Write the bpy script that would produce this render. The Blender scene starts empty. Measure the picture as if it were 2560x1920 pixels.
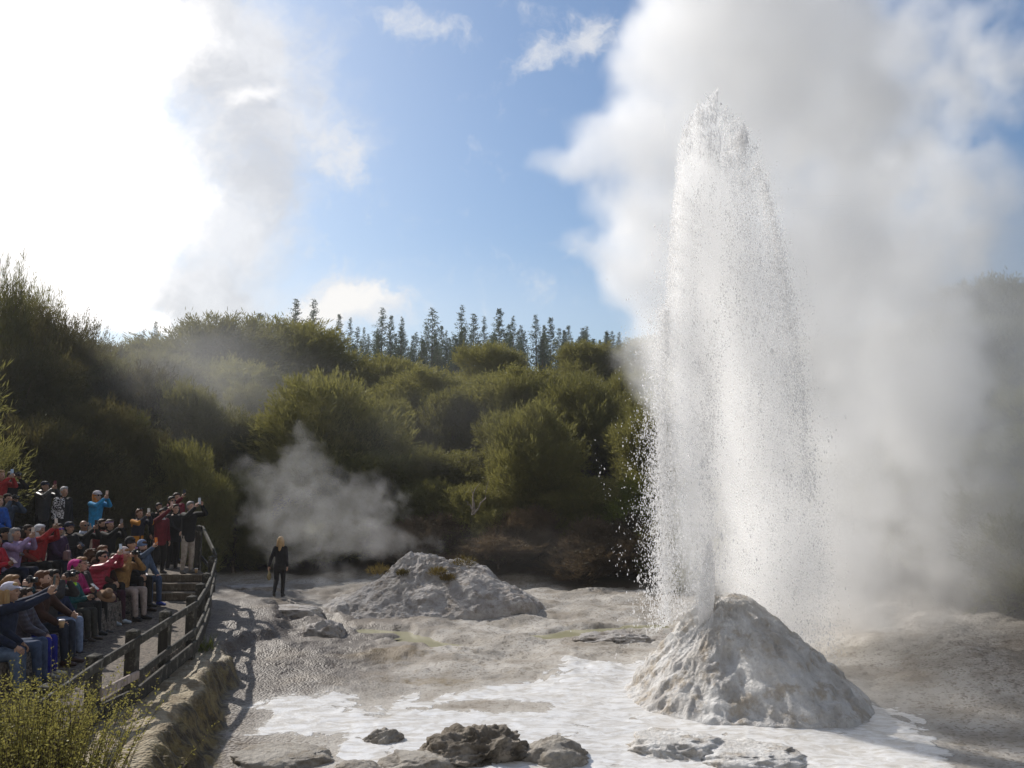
import bpy, bmesh, math, random
import numpy as np
from mathutils import Vector, Matrix, Quaternion

SC = bpy.context.scene
COL = SC.collection
R = math.radians
random.seed(7)
RNG = np.random.default_rng(11)

# ------------------------------------------------------------------ camera
FPX = 2130.0                      # focal length in pixels of a 2560 px wide picture
PITCH = R(6.42)
CAMZ = 3.3
cam_d = bpy.data.cameras.new('camera')
cam_d.sensor_width = 36.0
cam_d.lens = 36.0 * FPX / 2560.0
cam_d.clip_end = 2000.0
cam_d.clip_start = 0.1
cam = bpy.data.objects.new('camera', cam_d)
cam.location = (0, 0, CAMZ)
cam.rotation_euler = (R(90) + PITCH, 0, 0)
COL.objects.link(cam)
SC.camera = cam
CT, ST = math.cos(PITCH), math.sin(PITCH)


def ray(px, py):
    a, b = (px - 1280) / FPX, (960 - py) / FPX
    return Vector((a, CT - b * ST, ST + b * CT))


def at_y(px, py, Y):              # point seen at (px, py), standing Y metres ahead
    d = ray(px, py)
    return Vector((0, 0, CAMZ)) + d * (Y / d.y)


def at_d(px, py, D):
    return Vector((0, 0, CAMZ)) + ray(px, py) * D


def on_z(px, py, z):              # point of the level z that is seen at (px, py)
    d = ray(px, py)
    return Vector((0, 0, CAMZ)) + d * ((z - CAMZ) / d.z)


# ------------------------------------------------------------------ node helper
class NB:
    def __init__(s, tree):
        s.t, s.n, s.l = tree, tree.nodes, tree.links

    def put(s, sock, v):
        if isinstance(v, bpy.types.NodeSocket):
            s.l.new(v, sock)
        elif v is not None:
            if hasattr(sock.default_value, '__len__') and len(sock.default_value) == 4 and len(v) == 3:
                v = (*v, 1)
            sock.default_value = v

    def m(s, op, a, b=None, c=None, clamp=False):
        n = s.n.new('ShaderNodeMath')
        n.operation = op
        n.use_clamp = clamp
        for k, v in enumerate((a, b, c)):
            if v is not None:
                s.put(n.inputs[k], v)
        return n.outputs[0]

    def v(s, op, a, b=None, scale=None):
        n = s.n.new('ShaderNodeVectorMath')
        n.operation = op
        s.put(n.inputs[0], a)
        if b is not None:
            s.put(n.inputs[1], b)
        if scale is not None:
            s.put(n.inputs['Scale'], scale)
        return n.outputs['Value' if op in ('LENGTH', 'DOT_PRODUCT', 'DISTANCE') else 'Vector']

    def noise(s, vec, scale, detail=4, rough=.55, dist=0, color=False):
        n = s.n.new('ShaderNodeTexNoise')
        s.put(n.inputs['Vector'], vec)
        n.inputs['Scale'].default_value = scale
        n.inputs['Detail'].default_value = detail
        n.inputs['Roughness'].default_value = rough
        n.inputs['Distortion'].default_value = dist
        return n.outputs['Color' if color else 0]

    def voro(s, vec, scale, feature='F1', out='Distance', rnd=1.0):
        n = s.n.new('ShaderNodeTexVoronoi')
        n.feature = feature
        s.put(n.inputs['Vector'], vec)
        n.inputs['Scale'].default_value = scale
        n.inputs['Randomness'].default_value = rnd
        return n.outputs[out]

    def ss(s, x, a, b):           # smoothstep
        n = s.n.new('ShaderNodeMapRange')
        n.interpolation_type = 'SMOOTHSTEP'
        s.put(n.inputs[0], x)
        n.inputs[1].default_value = a
        n.inputs[2].default_value = b
        return n.outputs[0]

    def mix(s, f, a, b, blend='MIX'):
        n = s.n.new('ShaderNodeMix')
        n.data_type = 'RGBA'
        n.blend_type = blend
        s.put(n.inputs[0], f)
        s.put(n.inputs[6], a)
        s.put(n.inputs[7], b)
        return n.outputs[2]

    def bump(s, h, strength=.5, dist=.02):
        n = s.n.new('ShaderNodeBump')
        n.inputs['Strength'].default_value = strength
        n.inputs['Distance'].default_value = dist
        s.put(n.inputs['Height'], h)
        return n.outputs[0]

    def attr(s, name):
        n = s.n.new('ShaderNodeAttribute')
        n.attribute_name = name
        return n.outputs['Fac']


# ------------------------------------------------------------------ sun and sky
SUN_AZ, SUN_EL = R(-46), R(36)    # behind the scene, to the west of the view
sdir = Vector((math.sin(SUN_AZ) * math.cos(SUN_EL), math.cos(SUN_AZ) * math.cos(SUN_EL), math.sin(SUN_EL)))
sun_d = bpy.data.lights.new('sun', 'SUN')
sun_d.energy = 4.8
sun_d.angle = R(.6)
sun_d.color = (1, .94, .86)
sun = bpy.data.objects.new('sun', sun_d)
sun.rotation_euler = (-sdir).to_track_quat('-Z', 'Y').to_euler()
sun.location = sdir * 60
COL.objects.link(sun)
SC.view_settings.view_transform = 'Standard'
SC.view_settings.look = 'None'
SC.view_settings.gamma = 1
SC.view_settings.exposure = 0.0
SC.cycles.volume_bounces = 9
SC.cycles.max_bounces = 16
SC.cycles.diffuse_bounces = 10
SC.cycles.transmission_bounces = 8
SC.cycles.transparent_max_bounces = 32
SC.cycles.volume_step_rate = 3.0
SC.cycles.volume_max_steps = 256
SC.cycles.use_denoising = True
SC.cycles.caustics_reflective = False
SC.cycles.caustics_refractive = False

world = bpy.data.worlds.new('World')
SC.world = world
world.use_nodes = True


def build_sky():
    t = world.node_tree
    t.nodes.clear()
    b = NB(t)
    out = t.nodes.new('ShaderNodeOutputWorld')
    bg = t.nodes.new('ShaderNodeBackground')
    S = .12
    bg.inputs['Strength'].default_value = S
    sky = t.nodes.new('ShaderNodeTexSky')
    sky.sky_type = 'NISHITA'
    sky.sun_disc = False
    sky.sun_elevation = SUN_EL
    sky.sun_rotation = SUN_AZ
    sky.air_density = 1.2
    sky.dust_density = 1.6
    sky.ozone_density = 1.5
    tc = t.nodes.new('ShaderNodeTexCoord')
    d = tc.outputs['Generated']
    sep = t.nodes.new('ShaderNodeSeparateXYZ')
    t.links.new(d, sep.inputs[0])
    yy = b.m('MAXIMUM', sep.outputs[1], .08)
    u = b.m('DIVIDE', sep.outputs[0], yy)
    v = b.m('DIVIDE', sep.outputs[2], yy)
    cm = t.nodes.new('ShaderNodeCombineXYZ')
    t.links.new(u, cm.inputs[0]); t.links.new(v, cm.inputs[1])
    p = cm.outputs[0]
    w1 = b.v('SUBTRACT', b.noise(p, 4.0, 5, .6, color=True), (.5, .5, .5))
    w2 = b.v('SUBTRACT', b.noise(p, 17.0, 4, .6, color=True), (.5, .5, .5))
    q = b.v('ADD', b.v('ADD', p, b.v('SCALE', w1, scale=.16)), b.v('SCALE', w2, scale=.045))

    def blob(px, py, rx, ry, w=1.0, rot=0.0, src=None):
        dd = ray(px, py)
        c = (dd.x / dd.y, dd.z / dd.y, 0)
        k = b.v('SUBTRACT', src or q, c)
        if rot:
            n = t.nodes.new('ShaderNodeVectorRotate')
            n.rotation_type = 'Z_AXIS'
            t.links.new(k, n.inputs['Vector'])
            n.inputs['Angle'].default_value = R(rot)
            k = n.outputs[0]
        k = b.v('MULTIPLY', k, (FPX / rx, FPX / ry, 0))
        l = b.v('LENGTH', k)
        e = b.m('POWER', 2.718, b.m('MULTIPLY', b.m('MULTIPLY', l, l), -1.0))
        return b.m('MULTIPLY', e, w)

    def total(bl):
        s = bl[0]
        for x in bl[1:]:
            s = b.m('ADD', s, x)
        return s

    fb = b.noise(q, 9.0, 6, .6)
    # thin bright veil all round the sun, the sunlit bank and its grey belly
    grey = total([blob(620, 120, 260, 210, .9), blob(590, 430, 190, 200, .8), blob(560, 640, 200, 130, .75),
                  blob(470, 750, 210, 70, .95, 12), blob(800, 330, 230, 130, .25), blob(330, 60, 260, 200, .8)])
    gm = b.ss(b.m('ADD', grey, b.m('MULTIPLY', b.m('SUBTRACT', fb, .5), 1.3)), .2, 1.0)
    white = total([blob(480, 60, 110, 100, .4), blob(-50, 350, 450, 430, 1.6), blob(230, 520, 250, 170, .8, -30), blob(120, 720, 330, 120, .9),
                   blob(440, 560, 110, 60, .5, -30), blob(640, 230, 110, 45, .55, -20), blob(400, 805, 110, 28, .9), blob(40, 0, 330, 300, 1.2)])
    wm = b.ss(b.m('ADD', white, b.m('MULTIPLY', b.m('SUBTRACT', fb, .5), 1.25)), .22, 1.0)
    veil = total([blob(0, 400, 800, 760, .8, src=p), blob(1100, 800, 700, 130, .35, src=p), blob(800, 760, 200, 60, .3)])
    small = total([blob(990, 80, 120, 48, .9, 15), blob(1370, 135, 150, 50, .85, -22), blob(1480, 60, 70, 80, .7, 40), blob(1300, 40, 160, 40, .4), blob(1120, 110, 130, 40, .35, -10), blob(1180, 330, 120, 50, .3, 20), blob(1060, 560, 150, 40, .3, -10),
                   blob(830, 390, 125, 95, 1.0, 40), blob(880, 760, 115, 65, 1.1), blob(920, 800, 150, 50, .8),
                   blob(1440, 620, 70, 50, .45), blob(1300, 720, 210, 60, .4), blob(760, 640, 120, 25, .25), blob(700, 520, 130, 40, .25)])
    fine = b.noise(q, 26.0, 5, .62)
    sm = b.ss(b.m('ADD', small, b.m('MULTIPLY', b.m('SUBTRACT', fine, .5), 1.9)), .2, 1.25)
    hot = b.ss(b.m('ADD', total([blob(880, 775, 85, 55, 1.0), blob(960, 760, 60, 40, .6), blob(830, 800, 60, 40, .6), blob(430, 815, 120, 30, .8)]), b.m('ADD', b.m('MULTIPLY', b.m('SUBTRACT', fine, .5), 1.6), b.m('MULTIPLY', b.m('SUBTRACT', fb, .5), .7))), .35, 1.15)

    k = 1 / S
    tint = b.mix(1.0, sky.outputs[0], SKY_TINT, 'MULTIPLY')
    c = b.mix(b.m('MULTIPLY', veil, .62, clamp=True), tint, (.86 * k, .90 * k, .97 * k))
    gcol = b.mix(b.ss(b.noise(q, 6.0, 5, .6), .35, .68), (.66 * k, .66 * k, .675 * k), (.92 * k, .915 * k, .92 * k))
    c = b.mix(b.m('MULTIPLY', gm, .82), c, gcol)
    c = b.mix(b.m('MULTIPLY', sm, .75), c, (.86 * k, .86 * k, .87 * k))
    c = b.mix(b.m('MULTIPLY', hot, .85), c, (1.0 * k, .98 * k, .95 * k))
    c = b.mix(wm, c, (1.25 * k, 1.23 * k, 1.22 * k))
    back = b.ss(b.m('ADD', b.m('MULTIPLY', sep.outputs[1], -1.0), b.m('MULTIPLY', b.m('SUBTRACT', b.noise(d, 2.5, 5, .6), .5), .9)), -.05, .35)  # unseen grey cloud cover added behind the camera as neutral fill light
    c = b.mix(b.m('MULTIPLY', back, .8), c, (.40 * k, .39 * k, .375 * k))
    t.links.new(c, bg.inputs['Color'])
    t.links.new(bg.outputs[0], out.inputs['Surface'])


SKY_TINT = (.66, .79, .94)
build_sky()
world.cycles.sampling_method = 'MANUAL'
world.cycles.sample_map_resolution = 512


# ------------------------------------------------------------------ object helpers
def tag(o, label=None, cat=None, group=None, kind=None):
    for k, v in (('label', label), ('category', cat), ('group', group), ('kind', kind)):
        if v:
            o[k] = v
    return o


def mesh_np(name, V, F, smooth=True):
    me = bpy.data.meshes.new(name)
    V = np.asarray(V, dtype=np.float32)
    F = np.asarray(F, dtype=np.int32)
    me.vertices.add(len(V)); me.vertices.foreach_set('co', V.ravel())
    k = F.shape[1]
    me.loops.add(F.size); me.loops.foreach_set('vertex_index', F.ravel())
    me.polygons.add(len(F))
    me.polygons.foreach_set('loop_start', np.arange(0, F.size, k, dtype=np.int32))
    me.polygons.foreach_set('loop_total', np.full(len(F), k, dtype=np.int32))
    me.polygons.foreach_set('use_smooth', np.full(len(F), smooth))
    me.update(calc_edges=True)
    return me


def link(name, me, mat=None, parent=None, loc=None):
    o = bpy.data.objects.new(name, me)
    COL.objects.link(o)
    if mat is not None and me is not None:
        me.materials.append(mat)
    if parent is not None:
        o.parent = parent
    if loc is not None:
        o.location = loc
    return o


def empty(name, loc=(0, 0, 0), rz=0.0):
    o = bpy.data.objects.new(name, None)
    o.empty_display_size = .2
    o.location = loc
    o.rotation_euler = (0, 0, rz)
    COL.objects.link(o)
    return o


def bm_obj(name, bm, mat, parent=None, smooth=False, loc=None):
    me = bpy.data.meshes.new(name)
    bm.normal_update()
    bm.to_mesh(me)
    bm.free()
    if smooth:
        me.polygons.foreach_set('use_smooth', np.ones(len(me.polygons), dtype=bool))
    return link(name, me, mat, parent, loc)


def bm_box(bm, c, s, rot=None):
    m = Matrix.Translation(Vector(c)) @ (rot.to_4x4() if rot is not None else Matrix()) @ Matrix.Diagonal((*s, 1))
    return bmesh.ops.create_cube(bm, size=1, matrix=m)['verts']


def grid_faces(nr, nc, wrap=False):
    i = np.arange(nr - 1)[:, None]
    j = np.arange(nc if wrap else nc - 1)[None, :]
    a = i * nc + j
    b = i * nc + (j + 1) % nc
    return np.stack([a, b, b + nc, a + nc], -1).reshape(-1, 4)


def tube_np(pts, rad, seg=7):
    pts = np.asarray(pts, float)
    n = len(pts)
    T = np.gradient(pts, axis=0)
    T /= np.linalg.norm(T, axis=1)[:, None] + 1e-9
    ref = np.array([.31, .17, .93]) if abs(T[0][2]) < .8 else np.array([.95, .2, .1])
    A = np.cross(T, ref); A /= np.linalg.norm(A, axis=1)[:, None] + 1e-9
    B = np.cross(T, A)
    th = np.linspace(0, 2 * np.pi, seg, endpoint=False)
    V = pts[:, None, :] + np.asarray(rad)[:, None, None] * (np.cos(th)[None, :, None] * A[:, None, :] + np.sin(th)[None, :, None] * B[:, None, :])
    return V.reshape(-1, 3), grid_faces(n, seg, True)


# ------------------------------------------------------------------ numpy noise
def _hash(ix, iy, seed):
    h = (ix.astype(np.int64) * 374761393 + iy.astype(np.int64) * 668265263 + seed * 1442695041) & 0xffffffff
    h = ((h ^ (h >> 13)) * 1274126177) & 0xffffffff
    return ((h ^ (h >> 16)) & 0xffffff) / float(0xffffff)


def vnoise(x, y, seed=0):
    x = np.asarray(x, float); y = np.asarray(y, float)
    ix = np.floor(x); iy = np.floor(y)
    fx = x - ix; fy = y - iy
    fx = fx * fx * fx * (fx * (fx * 6 - 15) + 10); fy = fy * fy * fy * (fy * (fy * 6 - 15) + 10)
    a = _hash(ix, iy, seed); b = _hash(ix + 1, iy, seed); c = _hash(ix, iy + 1, seed); d = _hash(ix + 1, iy + 1, seed)
    return (a * (1 - fx) + b * fx) * (1 - fy) + (c * (1 - fx) + d * fx) * fy


def fbm(x, y, sc, oct=5, seed=0, gain=.5, ridge=False):
    s = 0; a = 1.0; n = 0
    x = np.asarray(x, float) * sc; y = np.asarray(y, float) * sc
    for o in range(oct):
        v = vnoise(x, y, seed + o * 17)
        if ridge:
            v = 1 - abs(2 * v - 1)
        s = s + a * v; n += a
        x, y = (x * .8 - y * .6) * 2.03 + 11.3, (x * .6 + y * .8) * 2.03 + 5.7
        a *= gain
    return s / n


def sst(x, a, b):
    t = np.clip((x - a) / (b - a), 0, 1)
    return t * t * (3 - 2 * t)


def poly_sd(px, py, poly):        # signed distance to a polygon, + inside
    poly = np.asarray(poly, float)
    d = np.full(px.shape, 1e9); ins = np.zeros(px.shape, bool)
    n = len(poly)
    for i in range(n):
        ax, ay = poly[i]; bx, by = poly[(i + 1) % n]
        ex, ey = bx - ax, by - ay
        t = np.clip(((px - ax) * ex + (py - ay) * ey) / (ex * ex + ey * ey + 1e-12), 0, 1)
        d = np.minimum(d, (px - ax - t * ex) ** 2 + (py - ay - t * ey) ** 2)
        c = ((ay > py) != (by > py)) & (px < (bx - ax) * (py - ay) / (by - ay + 1e-12) + ax)
        ins ^= c
    d = np.sqrt(d)
    return np.where(ins, d, -d)


def line_sd(px, py, pts):         # distance to an open line, + on its left-hand side
    pts = np.asarray(pts, float)
    best = np.full(px.shape, 1e9); sg = np.ones(px.shape)
    for (ax, ay), (bx, by) in zip(pts[:-1], pts[1:]):
        ex, ey = bx - ax, by - ay
        t = np.clip(((px - ax) * ex + (py - ay) * ey) / (ex * ex + ey * ey), 0, 1)
        dd = np.hypot(px - ax - t * ex, py - ay - t * ey)
        cr = ex * (py - ay) - ey * (px - ax)
        up = dd < best - 1e-9
        best = np.where(up, dd, best); sg = np.where(up, np.sign(cr), sg)
    return best * sg


# ------------------------------------------------------------------ materials
def new_mat(name):
    m = bpy.data.materials.new(name)
    m.use_nodes = True
    t = m.node_tree
    t.nodes.clear()
    b = NB(t)
    b.out = t.nodes.new('ShaderNodeOutputMaterial')
    return m, t, b


def principled(t, b, base, rough=.6, normal=None, spec=.5, **kw):
    p = t.nodes.new('ShaderNodeBsdfPrincipled')
    b.put(p.inputs['Base Color'], base)
    b.put(p.inputs['Roughness'], rough)
    b.put(p.inputs['Specular IOR Level'], spec)
    if normal is not None:
        t.links.new(normal, p.inputs['Normal'])
    for k, v in kw.items():
        b.put(p.inputs[k], v)
    t.links.new(p.outputs[0], b.out.inputs['Surface'])
    return p


def obj_co(t):
    return t.nodes.new('ShaderNodeTexCoord').outputs['Object']


def mat_plain(name, col, rough=.7, var=.25, scale=9.0, spec=.3, metal=0.0, bump=0.0, bscale=60.0):
    m, t, b = new_mat(name)
    co = obj_co(t)
    n = b.noise(co, scale, 4)
    c2 = tuple(min(1, x * (1 + var)) for x in col)
    c1 = tuple(x * (1 - var) for x in col)
    nm = b.bump(b.noise(co, bscale, 3), bump, .01) if bump else None
    principled(t, b, b.mix(b.ss(n, .3, .7), c1, c2), rough, nm, spec, Metallic=metal)
    return m


def mat_foliage(name, dark, light, trans, hue_var=.5):
    m, t, b = new_mat(name)
    oi = t.nodes.new('ShaderNodeObjectInfo')
    n = b.noise(obj_co(t), 1.1, 3)
    f = b.m('ADD', b.m('MULTIPLY', oi.outputs['Random'], hue_var), b.m('MULTIPLY', n, 1 - hue_var), clamp=True)
    c = b.mix(b.ss(f, .2, .75), dark, light)
    d = t.nodes.new('ShaderNodeBsdfDiffuse')
    t.links.new(c, d.inputs['Color'])
    tr = t.nodes.new('ShaderNodeBsdfTranslucent')
    t.links.new(b.mix(.5, c, trans), tr.inputs['Color'])
    g = t.nodes.new('ShaderNodeBsdfGlossy')
    g.inputs['Roughness'].default_value = .45
    g.inputs['Color'].default_value = (.5, .5, .42, 1)
    mx = t.nodes.new('ShaderNodeMixShader'); mx.inputs[0].default_value = .36
    t.links.new(d.outputs[0], mx.inputs[1]); t.links.new(tr.outputs[0], mx.inputs[2])
    m2 = t.nodes.new('ShaderNodeMixShader'); m2.inputs[0].default_value = .05
    t.links.new(mx.outputs[0], m2.inputs[1]); t.links.new(g.outputs[0], m2.inputs[2])
    t.links.new(m2.outputs[0], b.out.inputs['Surface'])
    return m


M = {}
M['leaf'] = mat_foliage('kanuka_leaf', (.058, .059, .018), (.198, .188, .058), (.41, .38, .105))
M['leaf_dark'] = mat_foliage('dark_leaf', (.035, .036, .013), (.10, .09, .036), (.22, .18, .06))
M['leaf_bright'] = mat_foliage('bright_leaf', (.07, .09, .014), (.15, .17, .03), (.3, .33, .05))
M['leaf_brown'] = mat_foliage('brown_leaf', (.06, .042, .024), (.14, .10, .06), (.2, .14, .08))
M['needle'] = mat_foliage('pine_needle', (.03, .045, .032), (.075, .10, .065), (.13, .17, .09))
M['twig'] = mat_foliage('heath_leaf', (.20, .185, .04), (.40, .36, .09), (.58, .52, .15))
M['bark'] = mat_plain('bark', (.10, .075, .055), .9, .5, 7, .2, bump=.6)
M['deadwood'] = mat_plain('dead_wood', (.22, .19, .165), .9, .25, 7, .2)
M['timber'] = None


def build_timber(name, col, pale, grain=1.0):
    m, t, b = new_mat(name)
    co = obj_co(t)
    n = b.noise(b.v('MULTIPLY', co, (9, 9, 1.6)), 3.0, 5, .65)
    l = b.noise(co, 7.0, 4, .7)
    c = b.mix(b.ss(n, .3, .7), tuple(x * .5 for x in col), col)
    c = b.mix(b.m('MULTIPLY', b.ss(l, .52, .68), .75), c, pale)
    principled(t, b, c, .85, b.bump(n, .5, .01), .3)
    return m


M['timber'] = build_timber('weathered_timber', (.055, .05, .041), (.22, .21, .17))
M['timber_new'] = build_timber('pale_timber', (.46, .38, .34), (.5, .43, .39))
M['sleeper'] = build_timber('step_timber', (.15, .12, .085), (.24, .2, .15))


# ------------------------------------------------------------------ terrain
FENCE = [(-4.0, 5.0), (-4.55, 8.6), (-4.88, 10.3), (-4.9, 11.18), (-5.07, 12.75), (-5.30, 14.35), (-5.77, 16.1), (-6.41, 18.24),
         (-6.92, 19.6), (-7.03, 20.36), (-8.03, 22.18), (-10.5, 25.5), (-16, 29)]
ROW1 = [(-6.1, 5.0), (-6.35, 11.0), (-6.65, 12.5), (-7.0, 14.0), (-7.35, 16.2), (-7.75, 18.4), (-9.5, 21.0), (-12, 23)]
ROW2 = [(-9.6, 5.0), (-9.55, 16.2), (-9.25, 17.8), (-9.15, 19.6), (-10.2, 21.0), (-13, 23)]
FOAM_PX = [(650, 1832), (668, 1790), (663, 1763), (683, 1743), (729, 1740), (794, 1748), (820, 1730), (875, 1735), (850, 1750), (870, 1773), (946, 1788),
           (961, 1763), (1037, 1728), (1063, 1753), (1098, 1748), (1159, 1733), (1250, 1707), (1377, 1700), (1402, 1672), (1427, 1652),
           (1483, 1652), (1560, 1662), (1700, 1640), (2060, 1690), (2180, 1745), (2260, 1770), (2330, 1840), (2420, 1920), (2460, 1990), (1900, 1990), (1400, 1990),
           (1000, 1940), (860, 1920), (840, 1880), (900, 1850), (794, 1836), (723, 1834)]
FOAM = [tuple(on_z(x, y, 0)[:2]) for x, y in FOAM_PX]
DRY_PX = [(1120, 1752), (1250, 1748), (1400, 1760), (1340, 1782), (1180, 1785), (1010, 1778)]
DRY = [tuple(on_z(x, y, 0)[:2]) for x, y in DRY_PX]
POOL_Z = -.075
POOLS = [np.array([tuple(on_z(x, y, POOL_Z)[:2]) for x, y in pts]) for pts in (
    [(800, 1548), (850, 1556), (880, 1575), (960, 1576), (1030, 1580), (1085, 1603), (1170, 1612), (1100, 1622), (1010, 1615), (960, 1603), (985, 1592), (900, 1587), (850, 1578)],
    [(1310, 1594), (1400, 1580), (1470, 1571), (1565, 1564), (1660, 1562), (1660, 1573), (1560, 1578), (1450, 1590), (1380, 1597)])]
VEG_X = [-60, -30, -16, -11, -8.5, -4, 0, 4, 7, 9, 12, 20, 60]
VEG_Y = [14, 17, 23, 31, 31.5, 30, 28, 26.3, 24, 19.5, 16.5, 13.5, 8]


def terrain(x, y):
    x = np.asarray(x, float); y = np.asarray(y, float)
    z = .10 * (fbm(x, y, .35, 4, 3) - .5)
    plates = fbm(x, y, .9, 4, 5)
    st = plates * 9
    z = z + .055 * (np.floor(st) + sst(st - np.floor(st), .38, .56)) / 1.5 * sst(y, 12, 17) - .15 * sst(y, 12, 17)
    z = z + .03 * (fbm(x, y, 2.6, 4, 9) - .5) + .016 * (fbm(x, y, 9, 3, 13, .6) - .5)
    rough_l = sst(-x, 1.5, 5) * sst(y, 13, 18)
    z = z + rough_l * .17 * (fbm(x, y, 1.1, 5, 21, .5) - .5)
    # drained channel and low rise on the far right
    z = z + .42 * sst(x, 5.6, 8.8) * sst(y, 11, 15.5) * (1 + .4 * (fbm(x, y, .8, 4, 31) - .5))
    z = z - .06 * np.exp(-((x - 5.6) / .9) ** 2) * sst(18 - y, 0, 6)
    for poly in POOLS:
        k = sst(poly_sd(x, y, poly) + .5 * (fbm(x, y, 1.6, 4, 37) - .5), -.16, .10)
        z = z * (1 - k) + (POOL_Z - .035 + .05 * (fbm(x, y, 3.0, 3, 39) - .5)) * k
    # wooded slope
    s = np.maximum(0, y - np.interp(x, VEG_X, VEG_Y) + 1.5 * (fbm(x, y, .25, 3, 41) - .5))
    hill = 16.5 * (1 - np.exp(-s / 46)) * (1 + .25 * (fbm(x, y, .06, 3, 43) - .5)) + .25 * sst(s, 0, 2)
    z = z + hill
    # platform, its tiers and the earth bank outside the fence
    sd = line_sd(x, y, FENCE)
    d = -sd
    w = np.interp(y, [6, 8, 10.5, 12.5, 15, 17, 19], [1.15, 1.15, 1.12, .88, .6, .6, 1.6])
    lump = fbm(x, y, 1.1, 4, 51)
    q = d / w + .62 * (lump - .5) + .22 * (fbm(x, y, 4.2, 4, 57, .6) - .5)
    bh = np.interp(y, [6, 13, 15, 16.5, 18.5, 20, 24], [.52, .47, .36, .24, .2, .3, .3])
    bank = bh * (1 - sst(q, .72, 1.12)) * (.86 + .28 * fbm(x, y, 2.2, 4, 53)) + .10 * np.exp(-((q - .68) / .12) ** 2) * (lump - .2) * (y < 17)
    z = np.where((d > -.02) & (bank > .012), np.maximum(z, bank + z * .4), z)
    r1 = line_sd(x, y, ROW1); r2 = line_sd(x, y, ROW2)
    up = .66 + .133 * ((y > 19.25).astype(float) + (y > 19.85) + (y > 20.45))
    tier = np.where(r1 > -.12, np.maximum(1.08, up * 0 + 1.06), up)
    tier = np.where(r2 > .15, 1.50, tier)
    tier = np.where((r2 > .15) & (x < -11.7), 1.75, tier)
    tier = tier + np.maximum(0, hill - 1.6) + .02 * (fbm(x, y, 4, 4, 61) - .5)
    far = sst(y, 23.0, 25)
    inside = sd > .02
    z = np.where(inside, tier * (1 - far) + np.maximum(z, 1.0) * far, z)
    return z


def tz(x, y):
    return float(terrain(np.array([x]), np.array([y]))[0])


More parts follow.
